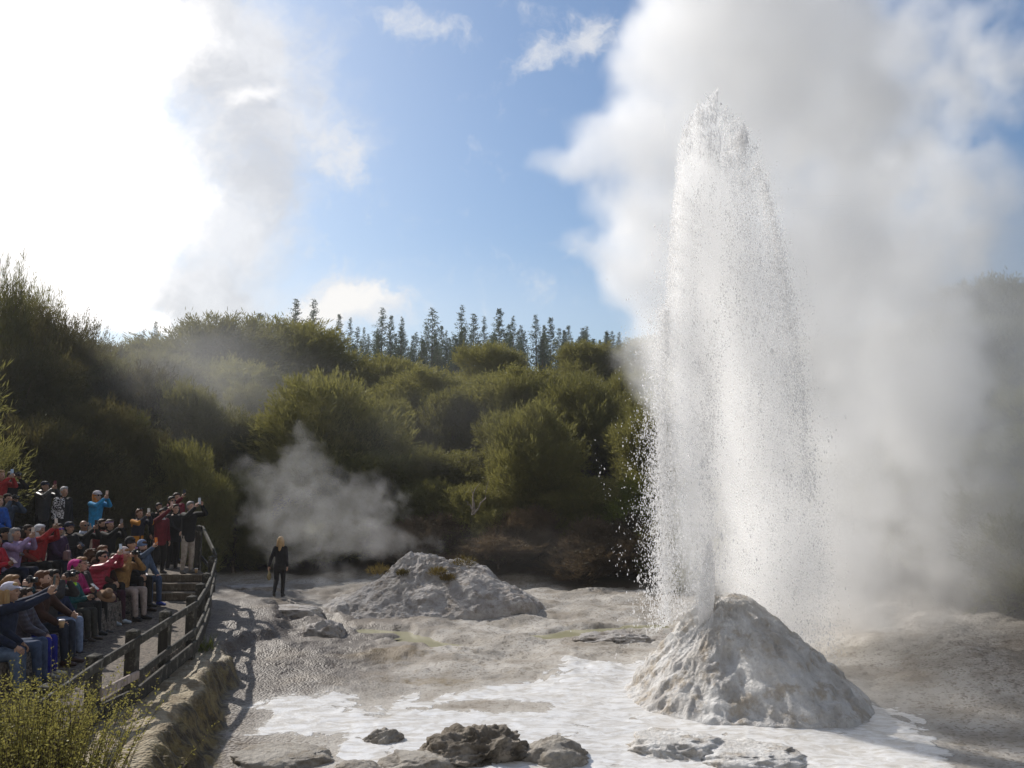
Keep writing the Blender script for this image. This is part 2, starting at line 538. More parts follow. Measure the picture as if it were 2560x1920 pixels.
def mat_ground():
    m, t, b = new_mat('geothermal_ground')
    co = t.nodes.new('ShaderNodeNewGeometry').outputs['Position']
    n1 = b.noise(co, .8, 5, .6); n2 = b.noise(co, 5.0, 5, .65); n3 = b.noise(co, 28.0, 3, .6)
    peb = b.voro(co, 26.0); pebc = b.voro(co, 26.0, out='Color')
    big = b.voro(co, 9.0)
    sinter = b.mix(b.ss(n1, .35, .65), (.27, .245, .21), (.42, .395, .36))
    sinter = b.mix(b.m('MULTIPLY', b.ss(n2, .5, .72), .6), sinter, (.20, .165, .115))
    sep = t.nodes.new('ShaderNodeSeparateColor'); t.links.new(pebc, sep.inputs[0])
    pv = sep.outputs[0]
    stones = b.mix(pv, (.07, .055, .042), (.34, .31, .28))
    gm = b.attr('gravel')
    c = b.mix(b.m('MULTIPLY', b.ss(b.m('ADD', gm, b.m('MULTIPLY', b.m('SUBTRACT', n2, .5), .9)), .35, .75), .9), sinter, stones)
    # loose small pebbles everywhere
    c = b.mix(b.m('MULTIPLY', b.m('LESS_THAN', pv, .16), .5), c, (.12, .095, .07))
    ochre = b.attr('ochre')
    c = b.mix(b.m('MULTIPLY', b.ss(b.m('ADD', ochre, b.m('MULTIPLY', b.m('SUBTRACT', n2, .5), .8)), .35, .8), .85), c, b.mix(n3, (.13, .085, .03), (.23, .17, .075)))
    wet = b.attr('wet')
    c = b.mix(b.m('MULTIPLY', b.m('MULTIPLY', wet, b.ss(b.noise(co, 1.1, 5, .65), .22, .5)), .8), c, (.062, .046, .033))
    c = b.mix(b.m('MULTIPLY', b.ss(b.noise(b.v('ADD', co, (3, 8, 0)), .55, 6, .66), .5, .62), .45), c, (.17, .135, .095))
    bank = b.attr('bank')
    bankc = b.mix(b.ss(n2, .35, .65), (.19, .145, .085), (.36, .305, .21))
    c = b.mix(bank, c, bankc)
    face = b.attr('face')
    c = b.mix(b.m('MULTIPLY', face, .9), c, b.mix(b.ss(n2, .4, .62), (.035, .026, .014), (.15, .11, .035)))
    plat = b.attr('plat')
    platc = b.mix(b.ss(n3, .35, .7), (.075, .058, .042), (.19, .155, .12))
    c = b.mix(plat, c, b.mix(b.m('LESS_THAN', pv, .25), platc, (.05, .04, .03)))
    soil = b.attr('soil')
    c = b.mix(soil, c, b.mix(n2, (.03, .022, .013), (.075, .056, .032)))
    fo = b.attr('foam')
    f = b.m('ADD', fo, b.m('ADD', b.m('MULTIPLY', b.m('SUBTRACT', b.noise(co, 1.5, 6, .66, .9), .5), 1.8), b.m('MULTIPLY', b.m('SUBTRACT', n2, .5), .35)))
    fm = b.ss(f, -.015, .045)
    thin = b.m('MULTIPLY', b.ss(f, -.5, .05), .55)
    c = b.mix(thin, c, (.46, .43, .39))
    flow = b.noise(b.v('MULTIPLY', co, (1.2, 2.6, 1.0)), 2.0, 6, .66, 1.6)
    foamc = b.mix(b.ss(flow, .35, .62), (.54, .51, .465), (.80, .80, .80))
    foamc = b.mix(b.m('MULTIPLY', b.ss(b.noise(b.v('MULTIPLY', co, (1.0, 1.8, 1.0)), .9, 6, .68, 1.2), .54, .66), .62), foamc, (.47, .42, .35))
    foamc = b.mix(b.m('MULTIPLY', b.ss(b.voro(co, 34.0), .25, .6), .18), foamc, (.6, .58, .55))
    c = b.mix(fm, c, foamc)
    h = b.m('ADD', b.m('MULTIPLY', n3, .5), b.m('MULTIPLY', b.m('SUBTRACT', 1.0, peb), b.m('ADD', .25, b.m('MULTIPLY', gm, 1.1))))
    h = b.m('MULTIPLY', h, b.m('SUBTRACT', 1.0, b.m('MULTIPLY', fm, .8)))
    h = b.m('ADD', h, b.m('MULTIPLY', fm, b.m('ADD', .8, b.m('MULTIPLY', flow, .8))))
    rough = b.m('SUBTRACT', .88, b.m('MULTIPLY', b.m('MAXIMUM', fm, b.m('MULTIPLY', wet, .6)), .56))
    principled(t, b, c, rough, b.bump(h, .75, .03), .4)
    return m


M['ground'] = mat_ground()


def build_ground():
    ys = [1.0]
    while ys[-1] < 185:
        y = ys[-1]
        k = .05 if y < 7 else (.0042 if y < 33 else .014)
        ys.append(y * (1 + k) if y > 2 else y + .3)
    ys = np.array([-60, -25, -8, -2] + ys)
    us = np.concatenate([np.linspace(-3.5, -.78, 40), np.arange(-.77, .77, .0031), np.linspace(.78, 3.5, 40)])
    sc = np.where(ys > 2, ys * .985 + .4, 2.4)
    X = us[None, :] * sc[:, None]
    X[:4] *= 12
    X = np.clip(X, -145, 145)
    Y = np.repeat(ys[:, None], len(us), 1)
    x, y = X.ravel(), Y.ravel()
    z = terrain(x, y)
    me = mesh_np('ground', np.stack([x, y, z], 1), grid_faces(len(ys), len(us)))
    sd = line_sd(x, y, FENCE); d = -sd

    def put(name, a):
        at = me.attributes.new(name, 'FLOAT', 'POINT')
        at.data.foreach_set('value', np.clip(a, -3, 1).astype(np.float32))
    w = np.interp(y, [6, 8, 10.5, 12.5, 15, 17, 19], [1.15, 1.15, 1.12, .88, .6, .6, 1.6])
    q = d / w + .5 * (fbm(x, y, 1.1, 4, 51) - .5)
    near = 1 - sst(y, 14.6, 16.6)
    out = (d > -.02)
    put('plat', (sd > .02) * (1 - sst(y, 24, 26)))
    put('bank', out * near * (1 - sst(q, .95, 1.25)))
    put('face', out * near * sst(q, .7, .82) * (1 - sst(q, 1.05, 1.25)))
    grav = np.maximum(sst(-x, 1.9, 4.2) * sst(17.5 - y, -1.5, 1.5), .75 * sst(-x, 1, 6) * sst(21.5 - y, -2, 2))
    band = np.exp(-((y - 18.2 - .12 * x) / .9) ** 2)
    grav = np.maximum(grav, .62 * band * sst(x, -1.5, 2.5))
    grav = np.maximum(grav, .55 * sst(x, 6.0, 8.2) * sst(y, 9, 12))
    put('gravel', grav * out)
    put('wet', sst(-x, .8, 3.4) * sst(y, 11.5, 14.5) * (1 - sst(y, 23.5, 29)) * out)
    och = .9 * np.exp(-((x + 2.6) / 1.3) ** 2 - ((y - 16.6) / .8) ** 2) + .6 * np.exp(-((x + 1.5) / 1.6) ** 2 - ((y - 14.5) / .5) ** 2)
    och = och + .75 * np.exp(-((x - 8.3) / 1.3) ** 2 - ((y - 12.3) / 1.2) ** 2)
    put('ochre', och)
    s = y - np.interp(x, VEG_X, VEG_Y)
    put('soil', sst(s, -.7, .9) * (1 - (sd > .02) * (y < 24)))
    f = poly_sd(x, y, FOAM)
    f = np.minimum(f, -poly_sd(x, y, DRY) + .05)
    put('foam', np.clip(f, -1.2, .30))
    o = link('ground', me, M['ground'])
    o['kind'] = 'structure'


build_ground()


# ------------------------------------------------------------------ rock things
def mat_rock(name, dark, light, tint=None, bump=.8, vert=False):
    m, t, b = new_mat(name)
    co = t.nodes.new('ShaderNodeNewGeometry').outputs['Position']
    n = b.noise(b.v('MULTIPLY', co, (1, 1, .35)) if vert else co, 2.6, 6, .66)
    f = b.noise(co, 22.0, 5, .65)
    c = b.mix(b.ss(n, .32, .66), dark, light)
    if tint:
        n2 = b.noise(b.v('ADD', co, (7, 3, 1)), 3.4, 5, .7)
        c = b.mix(b.m('MULTIPLY', b.ss(n2, .48, .66), .8), c, tint)
    c = b.mix(b.m('MULTIPLY', b.ss(f, .55, .75), .45), c, tuple(x * .45 for x in dark))
    cr = b.m('SUBTRACT', 1.0, b.voro(co, 14.0, 'SMOOTH_F1'))
    principled(t, b, c, .82, b.bump(b.m('ADD', b.m('MULTIPLY', cr, .5), f), bump, .05), .35)
    return m


M['sinter'] = mat_rock('geyser_sinter', (.47, .445, .415), (.70, .69, .675), (.40, .335, .255), 1.0, True)
M['mound'] = mat_rock('grey_mound', (.27, .25, .235), (.47, .445, .425), (.22, .185, .15), 1.0)
M['rock'] = mat_rock('grey_rock', (.24, .215, .185), (.40, .37, .325), (.20, .165, .12))
M['rock_dark'] = mat_rock('dark_rock', (.15, .125, .095), (.36, .315, .26), (.06, .048, .03), 1.0)
M['rock_white'] = mat_rock('white_ledge', (.50, .48, .45), (.74, .73, .71), (.36, .31, .25), .8)


def polar_hill(name, mat, c, radius_of, profile, rings=150, seg=330, disp=None, seed=0):
    th = np.linspace(0, 2 * np.pi, seg, endpoint=False)
    t = np.linspace(.02, 1, rings) ** .9
    T, TH = np.meshgrid(t, th, indexing='ij')
    r = T * radius_of(TH)
    x = c[0] + r * np.cos(TH); y = c[1] + r * np.sin(TH)
    z = profile(T, TH)
    if disp is not None:
        dx, dy, dz = disp(x, y, T, TH, z)
        x = x + dx; y = y + dy; z = z + dz
    base = terrain(x, y) * np.clip(T, 0, 1) ** 4
    z = z + base - .05 * (T > .985)
    V = np.stack([x - c[0], y - c[1], z], -1).reshape(-1, 3)
    V = np.vstack([V, [[0, 0, z[0].mean()]]])
    F = grid_faces(rings, seg, True)
    me = mesh_np(name, V, F)
    bm = bmesh.new(); bm.from_mesh(me)
    bm.verts.ensure_lookup_table()
    cv = bm.verts[len(V) - 1]
    for j in range(seg):
        f = bm.faces.new((bm.verts[j], bm.verts[(j + 1) % seg], cv)); f.smooth = True
    bmesh.ops.recalc_face_normals(bm, faces=bm.faces)
    bm.to_mesh(me); bm.free()
    return link(name, me, mat, loc=(c[0], c[1], 0))


CONE = (3.22, 13.55)


def build_cone():
    def rad(th):                  # 0 = +x, pi = -x, -pi/2 = towards the viewer
        a = np.array([-180, -150, -120, -90, -60, -30, 0, 45, 90, 135, 180])
        v = np.array([1.55, 1.55, 1.62, 1.75, 1.95, 2.15, 2.3, 2.1, 1.85, 1.6, 1.55])
        d = (np.degrees(th) + 180) % 360 - 180
        return np.interp(d, a, v) * (1 + .10 * (fbm(np.cos(th) * 3 + 9, np.sin(th) * 3 + 4, 1, 4, 71) - .5))

    def prof(T, TH):
        d = np.degrees(TH) % 360
        p = np.interp(T, [0, .10, .2, .34, .5, .66, .8, .92, 1.0], [1.38, 1.46, 1.36, 1.10, .82, .56, .34, .10, -.02])
        p2 = np.interp(T, [0, .08, .18, .34, .5, .66, .8, .92, 1.0], [1.44, 1.50, 1.42, 1.20, .93, .60, .32, .12, -.02])
        k = .5 + .5 * np.cos(TH)
        return p * (1 - k) + p2 * k

    def disp(x, y, T, TH, z):
        e = sst(T, .02, .15) * (1 - .6 * sst(T, .93, 1))
        sx, sy = np.cos(TH) * 2.2, np.sin(TH) * 2.2
        a = fbm(sx + 3 * 0, sy + z * .45, .62, 6, 73, .46)
        lump = fbm(sx * 1.5 + 4, sy * 1.5 + z * 2.5, 1.5, 5, 77, .55, True)
        flut = fbm(TH * 4.5 + 1.5 * a, z * .9 + 3, 1.0, 5, 79, .6, True)
        dr = e * (.52 * (a - .5) + .045 * (lump - .5) + .07 * (flut - .5) + .035 * (fbm(x + z, y - z, 9, 4, 83, .6) - .5))
        dz = e * (.04 * (lump - .5) + .13 * (fbm(x, y, 1.6, 4, 87) - .5) + .04 * (fbm(x, y, 13, 3, 89) - .5))
        # terraces
        st = (z + dz) * 3.2 + 5.0 * fbm(x, y, .9, 4, 85) + 2 * a
        dz = dz + e * .09 * (sst(st - np.floor(st), .3, .7) - (st - np.floor(st)))
        # hollows on the front and the notch of the vent
        fx, fz = x, z
        for hx, hz, hr, amt in ((3.15, .72, .16, .16), (3.85, .86, .07, .12), (2.6, .35, .18, .14), (4.35, .55, .16, .10), (3.3, .5, .10, .06)):
            g = np.exp(-((fx - hx) / hr) ** 2 - ((fz - hz) / hr) ** 2) * (np.sin(TH) < .2)
            dr = dr - amt * g
        v = np.exp(-((x - 2.98) / .13) ** 2 - ((y - 13.42) / .16) ** 2)
        dz = dz - .34 * v
        return dr * np.cos(TH), dr * np.sin(TH), dz
    o = polar_hill('geyser_cone', M['sinter'], CONE, rad, prof, disp=disp)
    tag(o, 'pale crusted sinter cone with the water jet bursting from its top', 'geyser cone')


build_cone()


def build_mound():
    c = (-2.45, 22.75)

    def rad(th):
        return 2.15 + .75 * np.cos(th) ** 2 + .35 * np.cos(th) + .5 * (fbm(np.cos(th) * 2 + 3, np.sin(th) * 2, 1.2, 4, 91) - .5)

    def prof(T, TH):
        k = .5 - .5 * np.cos(TH)
        a = np.interp(T, [0, .12, .3, .5, .7, .86, 1], [1.36, 1.30, 1.12, .80, .46, .18, -.02])
        b_ = np.interp(T, [0, .12, .3, .5, .7, .86, 1], [1.36, 1.34, 1.08, .68, .34, .12, -.02])
        return a * (1 - k) + b_ * k

    def disp(x, y, T, TH, z):
        e = sst(T, .0, .1) * (1 - .5 * sst(T, .93, 1))
        a = fbm(x, y, 1.0, 5, 93, .55); l = fbm(x, y + z, 2.3, 5, 95, .58, True)
        top = 1 - sst(T, .25, .65)
        dz = e * (.22 * (a - .5) + (.10 + .14 * top) * (l - .5) + .05 * (1 + top) * (fbm(x, y, 8, 4, 97, .6) - .5))
        big = fbm(x, y, .55, 3, 99)
        dz = dz + e * .5 * (big - .5) * sst(T, .1, .4)
        lay = sst(T, .72, .85)
        st = (z + dz) * 8 + 4 * a + 3 * big
        dz = dz + lay * .03 * (sst(st - np.floor(st), .3, .6) - (st - np.floor(st)))
        dr = e * (.25 * (a - .5) + .5 * (big - .5))
        return dr * np.cos(TH), dr * np.sin(TH), dz
    o = polar_hill('sinter_mound', M['mound'], c, rad, prof, rings=150, seg=340, disp=disp)
    tag(o, 'low rugged grey mound with mossy patches below the wooded slope', 'mound')


build_mound()


def rock(name, loc, size, mat, label, seed, sub=5, craggy=.5, flat=.0, rz=0.0, cat='rock', group=None):
    bm = bmesh.new()
    bmesh.ops.create_icosphere(bm, subdivisions=sub, radius=1)
    P = np.array([v.co[:] for v in bm.verts])
    s = seed * 3.7
    n = fbm(P[:, 0] + s + P[:, 2] * .7, P[:, 1] - s + P[:, 2] * .5, 1.1, 5, seed, .55)
    r = fbm(P[:, 0] * 1.3 + s - P[:, 2], P[:, 1] * 1.3 + s + P[:, 2], 1.9, 5, seed + 5, .6, True)
    k = 1 + .7 * (n - .5) + craggy * .55 * (r - .6)
    Q = P * k[:, None]
    if flat:
        Q[:, 2] = np.where(Q[:, 2] > 1 - flat, 1 - flat + (Q[:, 2] - 1 + flat) * .15, Q[:, 2])
    Q[:, 2] += .12 * craggy * (fbm(Q[:, 0] + s, Q[:, 1], 4.5, 4, seed + 9, .6) - .5)
    Q *= np.array(size)
    for v, q in zip(bm.verts, Q):
        v.co = q
    o = bm_obj(name, bm, mat, smooth=True, loc=loc)
    o.rotation_euler = (0, 0, rz)
    tag(o, label, cat, group)
    return o


def rock_px(px, py, wpx, hpx, mat, label, seed, depth=.8, **kw):
    p = on_z(px, py, 0)
    s = p.y / FPX
    w = wpx * s / 2
    hz = hpx * s * .8
    return rock('boulder', (p.x, p.y + w * depth * .6, -hz * .25 + max(0, tz(p.x, p.y)) * .5), (w, w * depth, hz), mat, label, seed, **kw)


rock_px(1190, 1908, 240, 84, M['rock_dark'], 'dark craggy pitted boulder, tallest rock beside the white foam', 3, craggy=1.3, sub=6)
rock_px(1040, 1932, 200, 70, M['rock'], 'broad pale slab leaning against the dark craggy boulder', 4, craggy=.5, flat=.3)
rock_px(1385, 1912, 180, 72, M['rock'], 'smooth grey hump of rock between dark boulder and geyser cone', 5, craggy=.5)
rock_px(690, 1912, 235, 62, M['rock'], 'wide flat grey rock shelf with a broken edge beside the gravel', 6, craggy=.4, flat=.5)
rock_px(955, 1856, 95, 40, M['rock'], 'small grey rock standing in the foam above the pale slab', 7, craggy=.6)
rock_px(880, 1945, 150, 40, M['rock'], 'low grey rock cut by the bottom of the picture', 8, craggy=.5)
rock_px(1690, 1892, 250, 60, M['rock_white'], 'chalky white ledge with a dark hollow in front of the cone', 9, craggy=.8, flat=.2)
rock_px(1880, 1912, 280, 46, M['rock_white'], 'chalky white ledge streaked with runoff under the cone', 10, craggy=.6, flat=.3)
rock_px(800, 1592, 108, 50, M['mound'], 'rounded grey boulder beside the pale green pool', 12, craggy=.7)
rock_px(1540, 1608, 170, 26, M['mound'], 'long low rubble hump beside the yellow puddle', 13, craggy=1.0)
rock_px(700, 1545, 170, 40, M['mound'], 'layered grey rock shelf below the walking woman', 14, craggy=.6, flat=.3)
rock_px(625, 1478, 130, 26, M['mound'], 'flat grey rock beside the walking woman', 15, craggy=.6, flat=.3)
rock_px(2330, 1655, 52, 26, M['rock'], 'round grey boulder on the dry rise beyond the steam', 16, craggy=.5)
rock_px(2475, 1672, 60, 24, M['rock_dark'], 'dark squat boulder on the dry rise beyond the steam', 17, craggy=.5)


# ------------------------------------------------------------------ pools
def mat_pool():
    m, t, b = new_mat('pool_water')
    co = t.nodes.new('ShaderNodeNewGeometry').outputs['Position']
    c = b.mix(b.noise(co, 1.5, 3), (.27, .26, .16), (.38, .36, .235))
    principled(t, b, c, .12, b.bump(b.noise(co, 9, 2), .15, .01), .5)
    return m


M['pool'] = mat_pool()


def pool(poly, seed):
    c = np.mean(poly, 0)
    bm = bmesh.new()
    vs = []
    n = len(poly)
    for i in range(n):
        for k in range(4):
            p = poly[i] * (1 - k / 4) + poly[(i + 1) % n] * (k / 4)
            d = p - c
            p = p + d / (np.linalg.norm(d) + 1e-6) * np.array([.35, .45])
            vs.append(bm.verts.new((p[0], p[1], POOL_Z)))
    f = bm.faces.new(vs)
    bmesh.ops.triangulate(bm, faces=[f])
    o = bm_obj('pool', bm, M['pool'])
    o['kind'] = 'structure'


for k, poly in enumerate(POOLS):
    pool(poly, k)


# ------------------------------------------------------------------ vegetation
def blades(P, D, L, W, rng):
    """narrow leaf-shaped quads: root P, unit direction D, length L, width W"""
    n = len(P)
    s = np.cross(D, rng.normal(size=(n, 3)))
    s /= np.linalg.norm(s, axis=1)[:, None] + 1e-9
    mid = P + D * (L * .5)[:, None]
    V = np.stack([P, mid + s * (W * .5)[:, None], P + D * L[:, None], mid - s * (W * .5)[:, None]], 1).reshape(-1, 3)
    F = np.arange(n * 4).reshape(n, 4)
    return V, F


def unit(v):
    return v / (np.linalg.norm(v, axis=-1, keepdims=True) + 1e-9)


def kanuka_mesh(seed, tufts, per, wide=1.0, blade=.2, bw=.026, dome=.55, up=.55, lumps=11, loose=0.0):
    """crown of a unit tree: about 1 high and 1.1 wide, root at the origin"""
    rng = np.random.default_rng(seed)
    # boughs: lumps placed through a dome
    C, S = [], []
    for k in range(lumps):
        a = rng.uniform(0, 2 * np.pi)
        h = rng.uniform(.12, .80)
        rr = .40 * wide * math.sqrt(max(0, 1 - (max(0, h - .25) / .72) ** 2)) * math.sqrt(rng.uniform(.25, 1))
        C.append((rr * math.cos(a), rr * math.sin(a), h)); S.append(rng.uniform(.13, .24))
    C.append((0, 0, .72)); S.append(.24)
    C.append((0, 0, .4)); S.append(.3)
    C, S = np.array(C), np.array(S)
    k = rng.choice(len(C), tufts, p=S ** 2 / (S ** 2).sum())
    d = unit(rng.normal(size=(tufts, 3)) + np.array([0, 0, .35]))
    r = S[k] * rng.uniform(.45, 1.12, tufts) ** .6
    T = C[k] + d * r[:, None] * np.array([1.1, 1.1, .85])
    if loose:
        T = T + rng.normal(size=T.shape) * loose
    out = unit(T - np.array([0, 0, .25]))
    tdir = unit(out * .75 + np.array([0, 0, up]) + d * .5 + rng.normal(size=(tufts, 3)) * .28)
    # each tuft is a branchlet carrying a spray of narrow leaves
    t = rng.uniform(-.3, 1.0, (tufts, per))
    bl = blade * rng.uniform(.5, 1.25, tufts)
    P = T[:, None, :] + tdir[:, None, :] * (t * bl[:, None] * 1.0)[..., None] + rng.normal(size=(tufts, per, 3)) * .016
    D = unit(tdir[:, None, :] + rng.normal(size=(tufts, per, 3)) * .42 + np.array([0, 0, .12]))
    n = tufts * per
    L = rng.uniform(.35, .75, n) * np.repeat(bl, per) * .8
    W = bw * rng.uniform(.6, 1.3, n)
    return blades(P.reshape(-1, 3), D.reshape(-1, 3), L, W, rng)


def trunk_mesh(seed, h=.72, r=.028, limbs=6):
    rng = np.random.default_rng(seed)
    Vs, Fs, o = [], [], 0

    def add(pts, rad):
        nonlocal o
        v, f = tube_np(pts, rad, 6)
        Vs.append(v); Fs.append(f + o); o += len(v)
    t = np.linspace(0, 1, 7)
    wob = np.cumsum(rng.normal(size=(7, 2)) * .014, 0)
    main = np.stack([wob[:, 0], wob[:, 1], -.06 + t * (h + .06)], 1)
    add(main, r * (1.15 - .95 * t))
    for k in range(limbs):
        s = rng.uniform(.18, .75)
        p0 = np.array([np.interp(s, t, main[:, i]) for i in range(3)])
        a = rng.uniform(0, 2 * np.pi)
        d = np.array([math.cos(a) * .7, math.sin(a) * .7, .75])
        L = rng.uniform(.22, .42)
        q = np.linspace(0, 1, 5)
        pts = p0 + d * (q * L)[:, None] + np.stack([0 * q, 0 * q, .06 * q * q], 1) + np.cumsum(rng.normal(size=(5, 3)) * .012, 0)
        pts[0] = p0
        add(pts, r * .55 * (1.1 - .9 * q))
    return np.vstack(Vs), np.vstack(Fs)


class Proto:
    def __init__(s, crown, trunk, cm, tm):
        s.crown = mesh_np('crown', *crown, smooth=False); s.crown.materials.append(cm)
        s.trunk = mesh_np('trunk', *trunk); s.trunk.materials.append(tm)

    def put(s, name, loc, sx, sz, rz, label, cat, group=None):
        e = empty(name, loc, rz)
        e.scale = (sx, sx, sz)
        link('crown', s.crown, parent=e)
        link('trunk', s.trunk, parent=e)
        return tag(e, label, cat, group)


KAN = [Proto(kanuka_mesh(100 + i, 2600, 26, up=[.4, .6, .3, .45, .35][i], lumps=[16, 12, 20, 14, 13][i], blade=.105, bw=.0078, loose=.02), trunk_mesh(200 + i), M['leaf'], M['bark']) for i in range(5)]
KBIG = [Proto(kanuka_mesh(120 + i, 4600, 26, up=.4, lumps=28, blade=.068, bw=.005, loose=.026), trunk_mesh(220 + i, .8, .03, 10), M['leaf_dark'], M['bark']) for i in range(2)]
KBRIGHT = Proto(kanuka_mesh(130, 1500, 30, up=.6, lumps=14, blade=.12, bw=.009, loose=.012), trunk_mesh(230), M['leaf_bright'], M['bark'])
KBROWN = [Proto(kanuka_mesh(140 + i, 1100, 30, up=1.1, lumps=12, blade=.17, bw=.008, loose=.03), trunk_mesh(240 + i, .5, .02), M['leaf_brown'], M['bark']) for i in range(2)]
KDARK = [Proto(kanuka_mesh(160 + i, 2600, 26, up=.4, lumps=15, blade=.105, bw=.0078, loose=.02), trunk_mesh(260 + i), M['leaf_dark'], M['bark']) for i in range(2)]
KTHIN = Proto(kanuka_mesh(150, 900, 26, up=.5, lumps=12, blade=.09, bw=.006, loose=.035), trunk_mesh(250, .85, .022, 12), M['leaf'], M['bark'])
G_HILL = 'olive bushy trees covering the hillside'


def tree_px(proto, px, top, wpx, Y, label, sink=0.0, name='bushy_tree', cat='tree', group=None, hmin=1.0, hmax=11):
    p = at_y(px, top, Y)
    z0 = tz(p.x, Y) - sink
    w = wpx * Y / FPX
    h = min(hmax, max(hmin, p.z - z0))
    if p.z - z0 > hmax:
        z0 = p.z - h
    return proto.put(name, (p.x, Y, z0), w / 1.0, h / .98, random.uniform(0, 6.28), label, cat, group)


for a in [
    (KBIG[0], 130, 775, 260, 33, 'huge dark spreading tree towering over the seated crowd'),
    (KTHIN, -5, 672, 190, 31, 'tall wispy tree cut by the picture edge, highest crown over the crowd'),
    (KTHIN, 110, 730, 200, 36, 'open airy tree with sky showing between its branches'),
    (KBIG[1], 20, 880, 320, 29, 'shaggy olive tree standing behind the two people with cameras'),
    (KBIG[1], 270, 1010, 300, 29, 'dark dense tree just behind the man in the patterned sweatshirt'),
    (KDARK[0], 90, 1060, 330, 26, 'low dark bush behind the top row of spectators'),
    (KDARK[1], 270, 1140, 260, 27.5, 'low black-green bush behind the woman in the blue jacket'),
    (KAN[0], 480, 1125, 200, 29, 'upright olive bush rising behind the cluster of standing spectators'),
    (KAN[1], 590, 1190, 190, 31, 'yellowish bush beside the drifting steam above the walking woman'),
    (KAN[2], 520, 800, 330, 47, 'grey-green tree on the slope wrapped in thin mist'),
    (KAN[3], 420, 900, 260, 39, 'pale hazy tree beside the huge dark spreading tree'),
    (KAN[0], 690, 808, 360, 52, 'dark flat-topped tree under the two close tall pines'),
    (KAN[4], 585, 905, 260, 42, 'silvery olive tree in the mist between two darker crowns'),
    (KAN[2], 840, 950, 340, 36, 'rounded sunlit tree with a pale trunk above the small steam cloud'),
    (KAN[1], 560, 1030, 250, 35, 'low spreading tree above the small steam cloud'),
    (KAN[1], 1230, 866, 190, 56, 'pointed olive tree standing up against the row of pines'),
    (KAN[0], 1340, 935, 380, 43, 'very broad sunlit tree in the middle of the hillside'),
    (KAN[3], 1480, 866, 230, 55, 'domed olive tree on the skyline below the last small pines'),
    (KAN[4], 1560, 985, 230, 38, 'upright green tree close beside the falling spray'),
    (KBRIGHT, 1620, 1195, 230, 29.5, 'vivid green bush touching the falling spray'),
    (KAN[1], 1660, 845, 230, 52, 'hazy tree half hidden by the top of the spray'),
    (KAN[2], 1420, 1190, 260, 31.5, 'rounded olive bush above the dry brown scrub'),
    (KAN[0], 1130, 1135, 270, 35, 'pale tufted bush above the bleached dead branch'),
    (KAN[3], 960, 1150, 280, 33.5, 'yellow-green bush above the mossy mound'),
    (KAN[4], 1290, 1135, 190, 36, 'small bright tufted tree above the olive bush'),
    (KBROWN[0], 1500, 1340, 260, 28.0, 'dry brown scrub beside the bare flat near the spray', .25),
    (KBROWN[1], 1250, 1355, 240, 29.0, 'brown twiggy scrub behind the flat end of the mound'),
    (KBROWN[0], 1640, 1410, 200, 27.5, 'low brown scrub seen through the falling droplets'),
    (KBROWN[1], 1080, 1300, 220, 30, 'dusky scrub behind the crest of the mound'),
    (KAN[2], 800, 1270, 260, 31.5, 'shadowy bush behind the small steam cloud'),
    (KAN[0], 1090, 935, 300, 47, 'dark olive tree to the side of the pointed tree'),
    (KAN[4], 960, 896, 230, 54, 'wide green tree in front of the middle pines'),
    (KAN[2], 2480, 700, 300, 46, 'tall dim tree showing through the steam at the picture edge'),
    (KBROWN[1], 2530, 1340, 260, 22, 'dark brown scrub at the edge of the steam'),
    (KAN[3], 2560, 1080, 330, 27, 'dark tree at the edge of the steam'),
]:
    tree_px(*a)


SKY_X = [-400, 0, 110, 190, 240, 400, 500, 700, 830, 900, 947, 994, 1088, 1163, 1200, 1238, 1300, 1323, 1370, 1417, 1487, 1558, 1595, 1640, 1800, 2200, 2350, 2480, 2700]
SKY_Y = [720, 735, 750, 785, 845, 826, 820, 820, 878, 890, 884, 892, 930, 920, 880, 868, 910, 924, 905, 886, 868, 896, 902, 866, 850, 800, 760, 700, 660]


